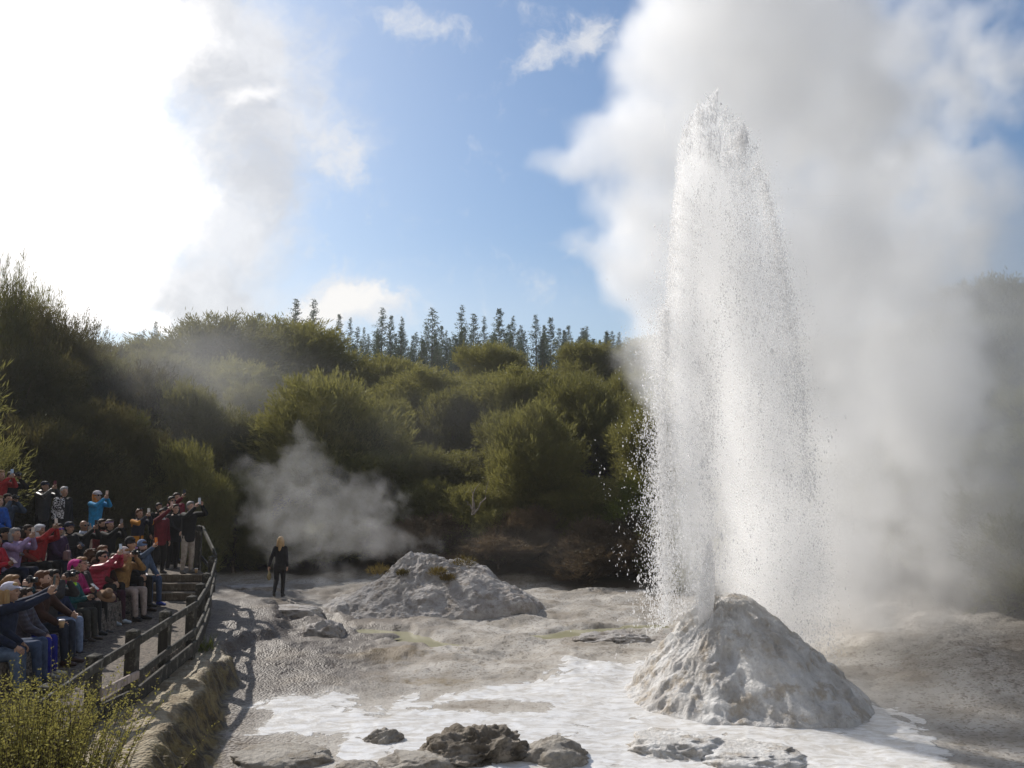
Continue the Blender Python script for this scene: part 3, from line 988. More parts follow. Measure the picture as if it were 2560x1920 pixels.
def fill_hill():
    """the rest of the wood: individual crowns, thinned out where one hides another"""
    rows = [(27.5, 62), (31, 58), (35, 54), (39.5, 50), (44.5, 46), (50, 44), (56, 44), (63, 40), (71, 36)]
    k = 0
    for Y, n in rows:
        xs = np.linspace(-.74, .74, int(19 + (63 - Y) * .10))
        for x in xs:
            u = x + random.uniform(-.02, .02)
            yy = Y * (1 + random.uniform(-.04, .04))
            xx = u * yy
            if yy < np.interp(xx, VEG_X, VEG_Y) + .6:
                continue
            if float(line_sd(np.array([xx]), np.array([yy]), FENCE)[0]) > -.3 and yy < 25:
                continue
            low = yy - np.interp(xx, VEG_X, VEG_Y) < 3.5
            h = random.uniform(1.6, 2.6) if low else random.uniform(2.6, 4.6)
            if -.62 < u < -.38 and yy < 50:
                h *= 1.25
            d = at_y(1280, 0, yy)
            sx = 1280 + FPX * xx / (yy * CT)
            cap = at_y(sx, max(np.interp(sx + q, SKY_X, SKY_Y) for q in (-40, 0, 40)) + random.uniform(14, 50), yy).z - tz(xx, yy) + .15
            h = min(h, cap)
            if h < 1.2 and yy > 40:
                continue
            h = max(h, 1.0)
            w = max(h, 2.4) * random.uniform(.72, 1.05) if not low else h * random.uniform(.95, 1.35)
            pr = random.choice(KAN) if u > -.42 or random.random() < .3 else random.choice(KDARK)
            side = 'small bush at the foot of the wooded slope' if low else 'unseen olive bushy tree added on the slope to shade the crowd'
            pr.put('bushy_tree', (xx, yy, tz(xx, yy) - .15), w, h, random.uniform(0, 6.28), side, 'tree' if not low else 'bush',
                   'small bushes along the foot of the slope' if low else G_HILL)
            k += 1
    for Y in (17.5, 19.5, 21.5, 24, 26):
        for xx in np.arange(8.5, 24, 1.25):
            yy = Y + random.uniform(-.6, .6)
            x2 = xx + random.uniform(-.4, .4)
            if yy < np.interp(x2, VEG_X, VEG_Y) + .4:
                continue
            h = random.uniform(1.4, 2.8)
            random.choice(KAN).put('bushy_tree', (x2, yy, tz(x2, yy) - .15), h * 1.2, h, random.uniform(0, 6.28),
                                   'dim bush on the steamy bank beyond the geyser cone', 'bush', 'bushes on the steamy bank')
    for xx in np.arange(-5, 6.2, .62):
        x2 = xx + random.uniform(-.25, .25)
        yy = float(np.interp(x2, VEG_X, VEG_Y)) + random.uniform(.3, 1.9)
        h = random.uniform(.8, 1.6)
        random.choice(KBROWN + [KAN[0], KAN[3]]).put('bushy_tree', (x2, yy, tz(x2, yy) - .1), h * random.uniform(1.0, 1.5), h, random.uniform(0, 6.28),
                                                    'small bush at the foot of the wooded slope', 'bush', 'small bushes along the foot of the slope')
    # unseen trees added beyond the view to shade the crowd, then more wood
    for i in range(7):
        yy = 16.0 + i * 1.3; xx = -random.uniform(13.6, 17.5) * (1.05 if i > 4 else 1.0) - (.25 * max(0, yy - 20))
        h = random.uniform(5.2, 6.6)
        KTHIN.put('bushy_tree', (xx, yy, tz(xx, yy) - .2), h * .8, h, random.uniform(0, 6.28),
                                                   'unseen olive bushy tree added on the slope to shade the crowd', 'tree', G_HILL)
    for i in range(26):
        yy = random.uniform(12, 27); xx = -random.uniform(18, 27)
        h = random.uniform(3.0, 5.0)
        random.choice(KAN).put('bushy_tree', (xx, yy, tz(xx, yy) - .2), h * 1.2, h, random.uniform(0, 6.28),
                               'unseen olive bushy tree added on the slope to shade the crowd', 'tree', G_HILL)


fill_hill()


def pine_mesh(seed, thin=1.0):
    rng = np.random.default_rng(seed)
    P, D, L = [], [], []
    z = .12
    while z < .985:
        reach = (.25 * (1 - z) ** .95 + .004) * rng.uniform(.75, 1.15)
        for b in range(rng.integers(4, 7)):
            a = rng.uniform(0, 2 * np.pi)
            if rng.random() < .12:
                continue
            rr = reach * rng.uniform(.55, 1.15)
            dirv = np.array([math.cos(a), math.sin(a), .12])
            n = int(6 + 190 * rr * thin)
            t = rng.uniform(.12, 1, n)
            p = np.array([0, 0, z]) + dirv * (t * rr)[:, None] + np.stack([0 * t, 0 * t, .25 * rr * t * t], 1)
            p += rng.normal(size=(n, 3)) * np.array([.006, .006, .004])
            d = unit(dirv * .5 + rng.normal(size=(n, 3)) * .6 + np.array([0, 0, .3]))
            P.append(p); D.append(d); L.append(rng.uniform(.010, .026, n))
        z += rng.uniform(.013, .027)
    P, D, L = np.vstack(P), np.vstack(D), np.concatenate(L)
    crown = blades(P, D, L, np.full(len(P), .0065), rng)
    t = np.linspace(0, 1, 8)
    return crown, tube_np(np.stack([0 * t, 0 * t, -.03 + t * .99], 1), .011 * (1.05 - t), 6)


PINES = [Proto(*pine_mesh(300 + i, [1, .7, 1.25, .9][i]), M['needle'], M['bark']) for i in range(4)]
ordinal = ['first', 'second', 'third', 'fourth', 'fifth', 'sixth', 'seventh', 'eighth', 'ninth', 'tenth', 'eleventh', 'twelfth', 'thirteenth',
           'fourteenth', 'fifteenth', 'sixteenth', 'seventeenth', 'eighteenth', 'nineteenth', 'twentieth', 'twenty-first', 'twenty-second',
           'twenty-third', 'twenty-fourth', 'twenty-fifth', 'twenty-sixth', 'twenty-seventh', 'twenty-eighth', 'twenty-ninth', 'thirtieth']
PINE_TOPS = [(391, 800, .8), (529, 802, 1), (652, 779, 1.3), (708, 792, .8), (740, 742, 1.1), (785, 743, 1), (849, 782, .9), (876, 792, .9), (911, 815, .7),
             (956, 765, 1), (978, 785, 1), (1005, 790, .9), (1055, 835, .8), (1081, 765, 1.1), (1105, 811, .8), (1154, 760, 1.1), (1184, 779, .9),
             (1210, 786, .8), (1248, 767, 1), (1283, 787, .8), (1302, 809, .8), (1340, 782, .9), (1377, 789, 1.1), (1410, 830, .8), (1431, 842, .6),
             (1466, 812, 1), (1516, 826, .9), (2476, 690, 1.0), (2548, 720, 1.2)]
for i, (x, y, w) in enumerate(PINE_TOPS):
    Y = random.uniform(88, 112) if x < 2000 else 60
    p = at_y(x, y, Y)
    z0 = tz(p.x, Y) - .3
    h = max(7, p.z - z0)
    lab = '%s pine spire along the skyline, counted from the sun side' % ordinal[i]
    if x > 2400:
        lab = ['faint pine spire behind the thin steam', 'faint broad pine cut by the picture edge behind the steam'][i - 27]
    PINES[i % 4].put('pine_tree', (p.x, Y, p.z - h), h * random.uniform(.95, 1.3) * w, h, random.uniform(0, 6), lab, 'pine', 'pines along the skyline')
for i in range(100):
    Y = random.uniform(84, 120); px = random.uniform(880, 1550) if i < 84 else random.uniform(330, 940)
    p = at_y(px, random.uniform(806, 872), Y)
    h = max(5, p.z - tz(p.x, Y) + .3)
    PINES[i % 4].put('pine_tree', (p.x, Y, p.z - h), h * random.uniform(.9, 1.5), h, random.uniform(0, 6), 'short dark pine tucked between taller spires', 'pine', 'short pines filling the gaps on the skyline')


def dead_branch():
    e = empty('dead_branch', at_y(1185, 1285, 29.5))
    rng = np.random.default_rng(5)
    Vs, Fs, o = [], [], 0
    for tip, mid in (((.55, 0, 1.25), (.42, .1, .5)), ((-.1, .1, .95), (.05, 0, .55)), ((.2, .2, 1.1), (-.12, 0, .7)), ((-.3, 0, .5), (-.1, 0, .3))):
        t = np.linspace(0, 1, 7)[:, None]
        pts = (1 - t) ** 2 * 0 + 2 * t * (1 - t) * np.array(mid) + t * t * np.array(tip) + rng.normal(size=(7, 3)) * .03
        v, f = tube_np(pts, .035 * (1.1 - t[:, 0]), 5)
        Vs.append(v); Fs.append(f + o); o += len(v)
    o2 = link('branch', mesh_np('branch', np.vstack(Vs), np.vstack(Fs)), M['deadwood'], e)
    tag(e, 'bleached bare dead branch sticking out of the scrub', 'branch')


dead_branch()


def heath_bush():
    """the near bush: thin upright stems, each beaded with tiny leaves"""
    rng = np.random.default_rng(77)
    e = empty('heath_bush', (-4.15, 7.75, tz(-4.15, 7.75)))
    SV, SF, so = [], [], 0
    P, D, L = [], [], []
    for i in range(760):
        bx, by = rng.normal() * .34 - .15, rng.normal() * .34
        h = rng.uniform(.55, 1.0) * (1.08 - .32 * (bx * bx + by * by)) * (1.18 if rng.random() < .14 else 1)
        lean = np.array([bx * .75 + rng.normal() * .12, by * .6 + rng.normal() * .12])
        t = np.linspace(0, 1, 6)
        pts = np.stack([bx + lean[0] * t ** 1.5 * h, by + lean[1] * t ** 1.5 * h, -.12 + t * (h + .12)], 1)
        v, f = tube_np(pts, .0042 * (1.2 - t), 3)
        SV.append(v); SF.append(f + so); so += len(v)
        n = int(60 * h)
        s = rng.uniform(.25, 1, n)
        p = np.stack([np.interp(s, t, pts[:, k]) for k in range(3)], 1)
        d = unit(rng.normal(size=(n, 3)) + np.array([0, 0, .6]))
        P.append(p + d * .006); D.append(d); L.append(rng.uniform(.018, .042, n) * (1.25 - .5 * s))
    L = np.concatenate(L)
    v, f = blades(np.vstack(P), np.vstack(D), L, L * .5, rng)
    link('foliage', mesh_np('foliage', v, f, False), M['twig'], e)
    link('stems', mesh_np('stems', np.vstack(SV), np.vstack(SF)), M['bark'], e)
    tag(e, 'feathery yellow-green heath bush in front of the fence', 'bush')
    # the tuft at the foot of the fence
    g = empty('grass_tuft', on_z(508, 1632, .3))
    n = 90
    a = rng.uniform(0, 6.28, n)
    D = unit(np.stack([np.cos(a) * .55, np.sin(a) * .55, rng.uniform(.5, 1.2, n)], 1))
    v, f = blades(rng.normal(size=(n, 3)) * np.array([.08, .08, 0]), D, rng.uniform(.12, .42, n), np.full(n, .012), rng)
    link('blades', mesh_np('blades', v, f, False), M['leaf_bright'], g)
    tag(g, 'small green grass tuft at the foot of the fence kerb', 'grass tuft')
    # mossy clumps on the mound
    for i, (px, py, s) in enumerate(((945, 1428, .30), (1160, 1408, .34), (1095, 1432, .22), (1008, 1436, .15), (1120, 1448, .18))):
        p = at_y(px, py, 21.8 + .25 * (i % 2))
        n = 420
        q = unit(rng.normal(size=(n, 3))) * rng.uniform(.3, 1, (n, 1)) * np.array([s, s * .8, s * .42])
        v, f = blades(q, unit(q * 2 + np.array([0, 0, .35]) + rng.normal(size=(n, 3)) * .12), rng.uniform(.05, .16, n), np.full(n, .014), rng)
        o = link('moss_clump', mesh_np('moss_clump', v, f, False), M['moss'], loc=p)
        tag(o, ('dark green cushion plant on the sunny side of the mound', 'brown heath cushion on the crest of the mound', 'orange moss clump below the crest of the mound',
                'tiny olive moss clump between grey crags of the mound', 'ochre moss clump lowest on the mound')[i], 'plant')


M['moss'] = mat_foliage('moss', (.06, .05, .015), (.17, .12, .03), (.2, .15, .04))
heath_bush()


# ------------------------------------------------------------------ fence and steps
def beam(bm, a, b, w, h, up=Vector((0, 0, 1)), ext=0.0):
    a, b = Vector(a), Vector(b)
    d = (b - a).normalized()
    s = d.cross(up).normalized()
    u = s.cross(d)
    c = (a + b) / 2
    L = (b - a).length + ext * 2
    m = Matrix((d, s, u)).transposed().to_4x4()
    m.translation = c
    m = m @ Matrix.Diagonal((L, w, h, 1))
    return bmesh.ops.create_cube(bm, size=1, matrix=m)


def bevel_all(bm, w):
    bmesh.ops.bevel(bm, geom=bm.edges[:], offset=w, segments=1, affect='EDGES')


def build_fence():
    e = empty('fence', (FENCE[3][0], FENCE[3][1], .66))
    inv = Matrix.Translation(-e.location)

    def part(name, bm, mat, bev=.008):
        if bev:
            bevel_all(bm, bev)
        bmesh.ops.transform(bm, matrix=inv, verts=bm.verts)
        return bm_obj(name, bm, mat, e)
    caps = [(236, 1631, 10.33), (334, 1570, 11.18), (415, 1523, 12.75), (479, 1486, 14.35), (502, 1456, 16.1), (516, 1430, 18.1), (529, 1388, 20.0), (497, 1312, 22.0)]
    bases = [(231, 1767), (325.5, 1723), (408.5, 1657), (477, 1605), (498, 1560), (514, 1517), (531, 1448), (495, 1420)]
    tops, bots = [], []
    for (cx, cy, Y), (bx, by) in zip(caps, bases):
        t = at_y(cx, cy, Y); g = at_y(bx, by, Y)
        x = (t.x + g.x) / 2
        tops.append(Vector((x, Y, t.z))); bots.append(Vector((x, Y, g.z)))
    # one more post hidden in the bush, nearer the viewer
    tops.insert(0, Vector((-4.62, 8.75, tops[0].z + .02))); bots.insert(0, Vector((-4.62, 8.75, .66)))
    for t, g in zip(tops, bots):
        bm = bmesh.new()
        hw = .07
        d = .035
        zs = [g.z - .3, t.z - d]
        vs = [bm.verts.new((t.x + sx * hw, t.y + sy * hw, z)) for z in zs for sx, sy in ((-1, -1), (1, -1), (1, 1), (-1, 1))]
        ap = bm.verts.new((t.x, t.y, t.z))
        bm.faces.new(vs[3::-1])
        for k in range(4):
            bm.faces.new((vs[k], vs[(k + 1) % 4], vs[4 + (k + 1) % 4], vs[4 + k]))
            bm.faces.new((vs[4 + k], vs[4 + (k + 1) % 4], ap))
        part('post', bm, M['timber'], .006)
    out = []
    for i in range(len(tops)):
        a = tops[max(0, i - 1)]; b = tops[min(len(tops) - 1, i + 1)]
        d = (b - a); d.z = 0; d.normalize()
        out.append(Vector((d.y, -d.x, 0)))
    n = len(tops)
    for i in range(n - 1):
        H0 = tops[i].z - bots[i].z; H1 = tops[i + 1].z - bots[i + 1].z
        for frac, nm, th, ht in ((.80, 'rail', .045, .11), (.24, 'rail', .045, .10), (.06, 'kerb_board', .05, .20)):
            if nm == 'kerb_board' and i >= n - 3:
                continue
            if i >= n - 2 and frac == .80:
                frac = .93
            a = bots[i] + Vector((0, 0, H0 * frac)) + out[i] * .088
            b = bots[i + 1] + Vector((0, 0, H1 * frac)) + out[i + 1] * .088
            if nm == 'kerb_board':
                a.z = bots[i].z - .075; b.z = bots[i + 1].z - .075
            if i == 0:
                a = a + (a - b).normalized() * .5
            bm = bmesh.new()
            beam(bm, a, b, th, ht, ext=-.003)
            new = nm == 'rail' and frac == .24 and i == 1
            if nm == 'rail' and frac == .24 and i == 0:
                bm.free()
                continue
            o = part(nm, bm, M['timber_new'] if new else M['timber'])
            if new:
                o['label'] = 'pale new timber rail, unlike the dark weathered ones'
    tag(e, 'weathered dark timber post and rail fence curving past the crowd', 'fence')
    # low handrail bar on the upper landing
    return tops, bots


FT, FB = build_fence()


def build_steps():
    e = empty('timber_steps', (-7.6, 19.2, .66))
    for k, Y in enumerate((19.25, 19.85, 20.45)):
        bm = bmesh.new()
        x1 = np.interp(Y, [18.24, 19.6, 20.4], [-6.5, -7.02, -7.14])
        bm_box(bm, ((-9.4 + x1) / 2 + 7.6, Y - .05 - 19.2, .133 * (k + 1) - .05), (x1 + 9.4, .12, .16))
        bevel_all(bm, .012)
        bm_obj('step', bm, M['sleeper'], e)
    tag(e, 'three shallow timber-edged steps leading up to the landing', 'steps')


build_steps()


# ------------------------------------------------------------------ the jet
def mat_water(clear):
    m, t, b = new_mat('white_water')
    d = t.nodes.new('ShaderNodeBsdfDiffuse'); d.inputs['Color'].default_value = (.96, .96, .965, 1)
    tr = t.nodes.new('ShaderNodeBsdfTranslucent'); tr.inputs['Color'].default_value = (.98, .98, .985, 1)
    g = t.nodes.new('ShaderNodeBsdfGlossy'); g.inputs['Roughness'].default_value = .25
    mx = t.nodes.new('ShaderNodeMixShader'); mx.inputs[0].default_value = .68
    t.links.new(d.outputs[0], mx.inputs[1]); t.links.new(tr.outputs[0], mx.inputs[2])
    m2 = t.nodes.new('ShaderNodeMixShader'); m2.inputs[0].default_value = .08
    t.links.new(mx.outputs[0], m2.inputs[1]); t.links.new(g.outputs[0], m2.inputs[2])
    tp = t.nodes.new('ShaderNodeBsdfTransparent')
    m3 = t.nodes.new('ShaderNodeMixShader'); m3.inputs[0].default_value = clear
    t.links.new(m2.outputs[0], m3.inputs[1]); t.links.new(tp.outputs[0], m3.inputs[2])
    t.links.new(m3.outputs[0], b.out.inputs['Surface'])
    return m


M['water'] = mat_water(.12)
M['drops'] = mat_water(.55)
VENT = Vector((2.98, 13.42, 1.28))


def drops_mesh(P, Rr, stretch, dirs, rng):
    """small octahedral drops, drawn out along their path"""
    n = len(P)
    a = unit(dirs)
    b_ = unit(np.cross(a, rng.normal(size=(n, 3))))
    c = np.cross(a, b_)
    r = Rr[:, None]
    V = np.stack([P + a * r * stretch[:, None], P - a * r * stretch[:, None], P + b_ * r, P - b_ * r, P + c * r, P - c * r], 1).reshape(-1, 3)
    o = np.array([[0, 2, 4], [0, 4, 3], [0, 3, 5], [0, 5, 2], [1, 4, 2], [1, 3, 4], [1, 5, 3], [1, 2, 5]])
    F = (np.arange(n)[:, None, None] * 6 + o[None]).reshape(-1, 3)
    return mesh_np('drops', V, F, True)


def build_jet():
    rng = np.random.default_rng(42)
    e = empty('geyser_jet', VENT)
    tag(e, 'tall white water jet bursting from the sinter cone', 'geyser jet')
    # solid foaming root of the column, breaking up with height
    seg, n = 48, 130
    t = np.linspace(0, 1, n)[:, None]; th = np.linspace(0, 2 * np.pi, seg, endpoint=False)[None, :]
    H = 1.15
    z = -.35 + t * (H + .35) + 0 * th
    rr = np.interp(t[:, 0], [0, .15, .4, .7, .9, 1], [.095, .10, .10, .07, .03, .003])[:, None]
    nz = fbm(np.cos(th) * 1.4 + 3, np.sin(th) * 1.4 + z * 1.0, 1.3, 5, 7, .6) - .5
    nz2 = fbm(np.cos(th) * 2 + 5 - z, np.sin(th) * 2 + z * 2.6, 2.6, 5, 9, .65, True) - .5
    r = rr * (1 + (1.1 * nz + 1.0 * nz2) * (.25 + 1.1 * t))
    cx = .10 * t ** 1.5 + .03 * (fbm(z, 0 * z + 2, 1.2, 3, 12) - .5); cy = .05 * t
    V = np.stack([cx + r * np.cos(th), cy + r * np.sin(th), z], -1).reshape(-1, 3)
    link('water_column', mesh_np('water_column', V, grid_faces(n, seg, True)), M['water'], e)
    # spray: clumps strung along the column, its falling curtain and the fringe up wind
    PY = np.array([228, 262, 300, 345, 430, 560, 700, 850, 1000, 1200, 1400, 1660, 1760], float)
    XL = np.array([1781, 1752, 1722, 1706, 1699, 1687, 1678, 1671, 1667, 1664, 1670, 1688, 1700], float)
    XR = np.array([1790, 1812, 1852, 1880, 1914, 1950, 1982, 2006, 2026, 2052, 2074, 2096, 2110], float)
    Yj = VENT.y

    def world(px, py):
        d = np.stack([(px - 1280) / FPX, CT - (960 - py) / FPX * ST, ST + (960 - py) / FPX * CT], 1)
        return np.array([0, 0, CAMZ]) + d * (Yj / d[:, 1])[:, None] - np.array(VENT[:])
    cut = lambda py: np.interp(py, [220, 300, 600, 1000, 1700], [.7, 1.0, 1.0, .85, .75])

    def strew(nc, per, y0, y1, fx, sig, size, sway=1.0, clump=True, ybias=1.0):
        py = y0 + (y1 - y0) * rng.random(nc) ** ybias
        l, r_ = np.interp(py, PY, XL), np.interp(py, PY, XR)
        f = fx(nc, py)
        px = l + (r_ - l) * f
        P = world(px, py)
        w = (r_ - l) * Yj / FPX
        edge = np.sqrt(np.clip(1 - (2 * np.clip(f, 0, 1) - 1) ** 2, .04, 1))
        P[:, 1] += rng.normal(size=nc) * (.20 * w * edge if sig > .013 else .10) + (.12 * w if sig > .013 else .02)
        if clump:                  # ropes and gaps
            k = fbm(P[:, 0] * 2.2 + 9, P[:, 2] * .55, 1.5, 4, 5, .6)
            keep = rng.random(nc) < np.clip((k - .33) * 4.2, .08, 1)
            P, py, f = P[keep], py[keep], f[keep]
        k = rng.poisson(per, len(P))
        idx = np.repeat(np.arange(len(P)), k)
        m = len(idx)
        sp = np.interp(py, [220, 500, 1700], [.6, .9, 1.25])[idx]
        Q = P[idx] + rng.normal(size=(m, 3)) * sig * sp[:, None] * np.array([.6, .6, 2.0])
        S = size * np.exp(rng.normal(size=m) * .42)
        D = np.stack([rng.normal(size=m) * .12 + .10 * f[idx], rng.normal(size=m) * .1, np.full(m, -1.0)], 1)
        return Q, S, D
    A = [strew(5600, 9, 235, 1500, lambda n, y: np.clip(rng.beta(1.3, 2.2, n), 0, 1), .035, .0043),                     # body
         strew(5200, 10, 300, 1690, lambda n, y: rng.random(n), .045, .0042),                                          # curtain
         strew(2300, 8, 330, 1250, lambda n, y: 1 - np.abs(rng.normal(size=n)) * .11, .035, .0052, ybias=1.9),                      # ragged down-wind edge
         strew(2600, 7, 270, 1650, lambda n, y: np.abs(rng.normal(size=n)) * .07 - .015, .028, .0056),                   # crisp up-wind edge
         strew(2600, 6, 760, 1690, lambda n, y: -rng.exponential(.045, n), .05, .0052, clump=False),                    # flying drops
         strew(3600, 9, 820, 1560, lambda n, y: .30 * rng.random(n), .045, .0044),
         strew(1500, 5, 800, 1530, lambda n, y: (np.interp(y, [700, 900, 1200, 1530], [1782, 1771, 1761, 1757]) + rng.normal(size=n) * np.interp(y, [700, 1000, 1300, 1530], [34, 18, 12, 9]) - np.interp(y, PY, XL)) / (np.interp(y, PY, XR) - np.interp(y, PY, XL)), .012, .0040, clump=False, ybias=.8),
         strew(500, 3, 560, 1690, lambda n, y: -rng.exponential(.075, n), .06, .0062, clump=False),
         strew(700, 4, 300, 1690, lambda n, y: 1 + rng.exponential(.04, n), .06, .0046, clump=False),
         strew(1000, 8, 226, 420, lambda n, y: np.clip(rng.normal(.42, .2, n), 0, 1), .025, .0054, ybias=.8), strew(600, 8, 262, 470, lambda n, y: rng.random(n), .03, .005)]           # crown
    P = np.vstack([a[0] for a in A]); S = np.concatenate([a[1] for a in A]); D = np.vstack([a[2] for a in A])
    wx, wy = P[:, 0] + VENT.x, P[:, 1] + VENT.y
    rad = np.hypot(wx - CONE[0], (wy - CONE[1]))
    floor = np.interp(rad, [0, .3, 2.2, 9], [1.45, 1.38, .1, .05]) - VENT.z
    ok = P[:, 2] > floor
    P, S, D = P[ok], S[ok], D[ok]
    o = link('spray', drops_mesh(P, S, rng.uniform(1.1, 3.0, len(P)), D, rng), M['drops'], e)
    o['kind'] = 'stuff'
    # torn crest: ropes of water thrown up at the top and along the up-wind edge
    Vs, Fs, off = [], [], 0
    for k in range(260):
        if k < 130:
            py = 232 + 150 * rng.random() ** 1.3; f = np.clip(rng.normal(.4, .25), 0, 1)
        else:
            py = 260 + 600 * rng.random() ** 1.4; f = abs(rng.normal()) * .03
        px = np.interp(py, PY, XL) * (1 - f) + np.interp(py, PY, XR) * f
        c = world(np.array([px]), np.array([py]))[0]
        c[1] += rng.normal() * .12
        L = rng.uniform(.06, .26)
        q = np.linspace(0, 1, 7)
        lean = (f - .4) * .5
        pts = np.stack([c[0] + lean * q * L + np.cumsum(rng.normal(size=7)) * .010, c[1] + np.cumsum(rng.normal(size=7)) * .010, c[2] - L * (1 - q)], 1)
        r0 = rng.uniform(.005, .016)
        v, fc = tube_np(pts, r0 * (np.sin(np.pi * (.08 + .88 * q)) * rng.uniform(.5, 1.4, 7) + .08), 6)
        Vs.append(v); Fs.append(fc + off); off += len(v)
    link('crest', mesh_np('crest', np.vstack(Vs), np.vstack(Fs)), M['drops'], e)['kind'] = 'stuff'
    return e


build_jet()


# ------------------------------------------------------------------ steam (real volumes on a grid)
def steam(name, lo, hi, res, lumps, label, density, gain, thr, amp, nscale, warp, stretch=(1, 1, 1), aniso=.3, col=(1, 1, 1), detail=6, seedv=(0, 0, 0), edge=1.0, cap=1.0):
    ng = bpy.data.node_groups.new(name, 'GeometryNodeTree')
    ng.interface.new_socket('Geometry', in_out='OUTPUT', socket_type='NodeSocketGeometry')
    b = NB(ng)
    out = ng.nodes.new('NodeGroupOutput')
    vc = ng.nodes.new('GeometryNodeVolumeCube')
    vc.inputs['Min'].default_value = lo; vc.inputs['Max'].default_value = hi
    for i, a in enumerate('XYZ'):
        vc.inputs['Resolution ' + a].default_value = max(8, int((hi[i] - lo[i]) / res))
    pos = ng.nodes.new('GeometryNodeInputPosition').outputs[0]
    sp = b.v('MULTIPLY', b.v('ADD', pos, seedv), stretch)
    w = b.v('SUBTRACT', b.noise(sp, nscale * .55, 4, .55, color=True), (.5, .5, .5))
    q = b.v('ADD', pos, b.v('SCALE', w, scale=warp))
    tot = None
    for (c, r, k) in lumps:
        l = b.v('LENGTH', b.v('MULTIPLY', b.v('SUBTRACT', q, c), tuple(1 / x for x in r)))
        g = b.m('MULTIPLY', b.m('POWER', b.m('MAXIMUM', b.m('SUBTRACT', 1.0, b.m('MULTIPLY', b.m('MULTIPLY', l, l), .5)), 0.0), 2.0), k)
        tot = g if tot is None else b.m('MAXIMUM', tot, g) if edge > 1.5 else b.m('ADD', tot, g)
    f = b.noise(b.v('ADD', sp, b.v('SCALE', w, scale=warp * .6)), nscale, detail, .62)
    s = b.m('ADD', b.m('SUBTRACT', tot, thr), b.m('MULTIPLY', b.m('SUBTRACT', f, .5), b.m('MULTIPLY', amp, b.m('MINIMUM', b.m('MULTIPLY', tot, 3.0), 1.0))))
    s = b.m('MINIMUM', b.m('MAXIMUM', b.m('MULTIPLY', s, gain), 0.0), cap)
    ng.links.new(s, vc.inputs['Density'])
    mt = bpy.data.materials.new(name)
    mt.use_nodes = True
    t = mt.node_tree; t.nodes.clear()
    o = t.nodes.new('ShaderNodeOutputMaterial'); pv = t.nodes.new('ShaderNodeVolumePrincipled')
    pv.inputs['Density'].default_value = density
    pv.inputs['Anisotropy'].default_value = aniso
    pv.inputs['Color'].default_value = (*col, 1)
    t.links.new(pv.outputs[0], o.inputs['Volume'])
    sm = ng.nodes.new('GeometryNodeSetMaterial')
    sm.inputs['Material'].default_value = mt
    ng.links.new(vc.outputs[0], sm.inputs[0]); ng.links.new(sm.outputs[0], out.inputs[0])
    vd = bpy.data.volumes.new(name)
    vd.materials.append(mt)
    vo = bpy.data.objects.new(name, vd)
    COL.objects.link(vo)
    md = vo.modifiers.new('density', 'NODES'); md.node_group = ng
    tag(vo, label, 'steam', kind='stuff')
    return vo


def L_(px, py, Y, rpx, rpy=None, depth=None, k=1.0):
    p = at_y(px, py, Y)
    s = Y / FPX
    return (tuple(p), (rpx * s, depth or rpx * s * .8, (rpy or rpx) * s), k)


PL = [L_(1990, 1400, 16.5, 230, 190, k=.7), L_(2200, 1480, 17.5, 240, 150, k=.42), L_(2120, 1200, 17.5, 240, 260, k=.55), L_(1900, 1000, 16.5, 260, 280, k=.9),
      L_(2330, 1150, 19, 220, 280, k=.42), L_(2250, 900, 18.5, 250, 250, k=.7), L_(1760, 760, 16.5, 250, 260), L_(2050, 700, 17.5, 300, 260), L_(2300, 620, 19, 260, 220, k=.5),
      L_(1640, 640, 17, 150, 140), L_(1700, 480, 17, 250, 170), L_(1430, 410, 17, 110, 40, k=.95), L_(1560, 350, 17, 150, 75), L_(1770, 230, 17.5, 260, 200), L_(1680, 110, 17.5, 150, 150),
      L_(2020, 330, 18, 290, 260, k=.95), L_(2280, 330, 19, 220, 260, k=.45), L_(1900, 60, 18, 300, 190), L_(2200, 100, 19, 240, 200, k=.48), L_(1850, -150, 18, 330, 200), L_(1450, 620, 17, 70, 45, k=.6),
      L_(2420, 1420, 19, 150, 160, k=.4), L_(2450, 480, 19.5, 160, 160, k=.42), L_(2500, 150, 20, 200, 220, k=.45), L_(1920, 1640, 15.2, 160, 80, k=.5), L_(1800, 1300, 15.5, 130, 260, k=.6)]
steam('steam_plume', (.2, 13.2, .1), (15.5, 24.5, 15.5), .085, PL, 'great white steam plume drifting off behind the water jet', .95, 2.0, .20, 2.2, 1.0, 1.25, detail=8)
VL = [L_(2460, 900, 17, 260, 420, 1.4, 1.0), L_(2400, 1350, 16.5, 260, 260, 1.2, .9), L_(2250, 1560, 16, 300, 120, 1.0, .8), L_(2150, 1740, 13.2, 260, 110, .8, .9), L_(1960, 1690, 12.2, 140, 90, .5, .7), L_(2250, 1250, 17, 260, 300, 1.2, .7), L_(2520, 620, 18, 160, 260, 1.4, 1.0), L_(2530, 950, 17.5, 170, 300, 1.4, 1.1), L_(2480, 1250, 17.5, 200, 250, 1.4, 1.0)]
steam('steam_veil', (3.2, 11.0, .05), (14.0, 20.0, 10.5), .11, VL, 'thin grey steam trailing over the bank beyond the cone', .27, 1.3, .10, 1.6, .8, 1.0, detail=7, seedv=(5, 9, 1))
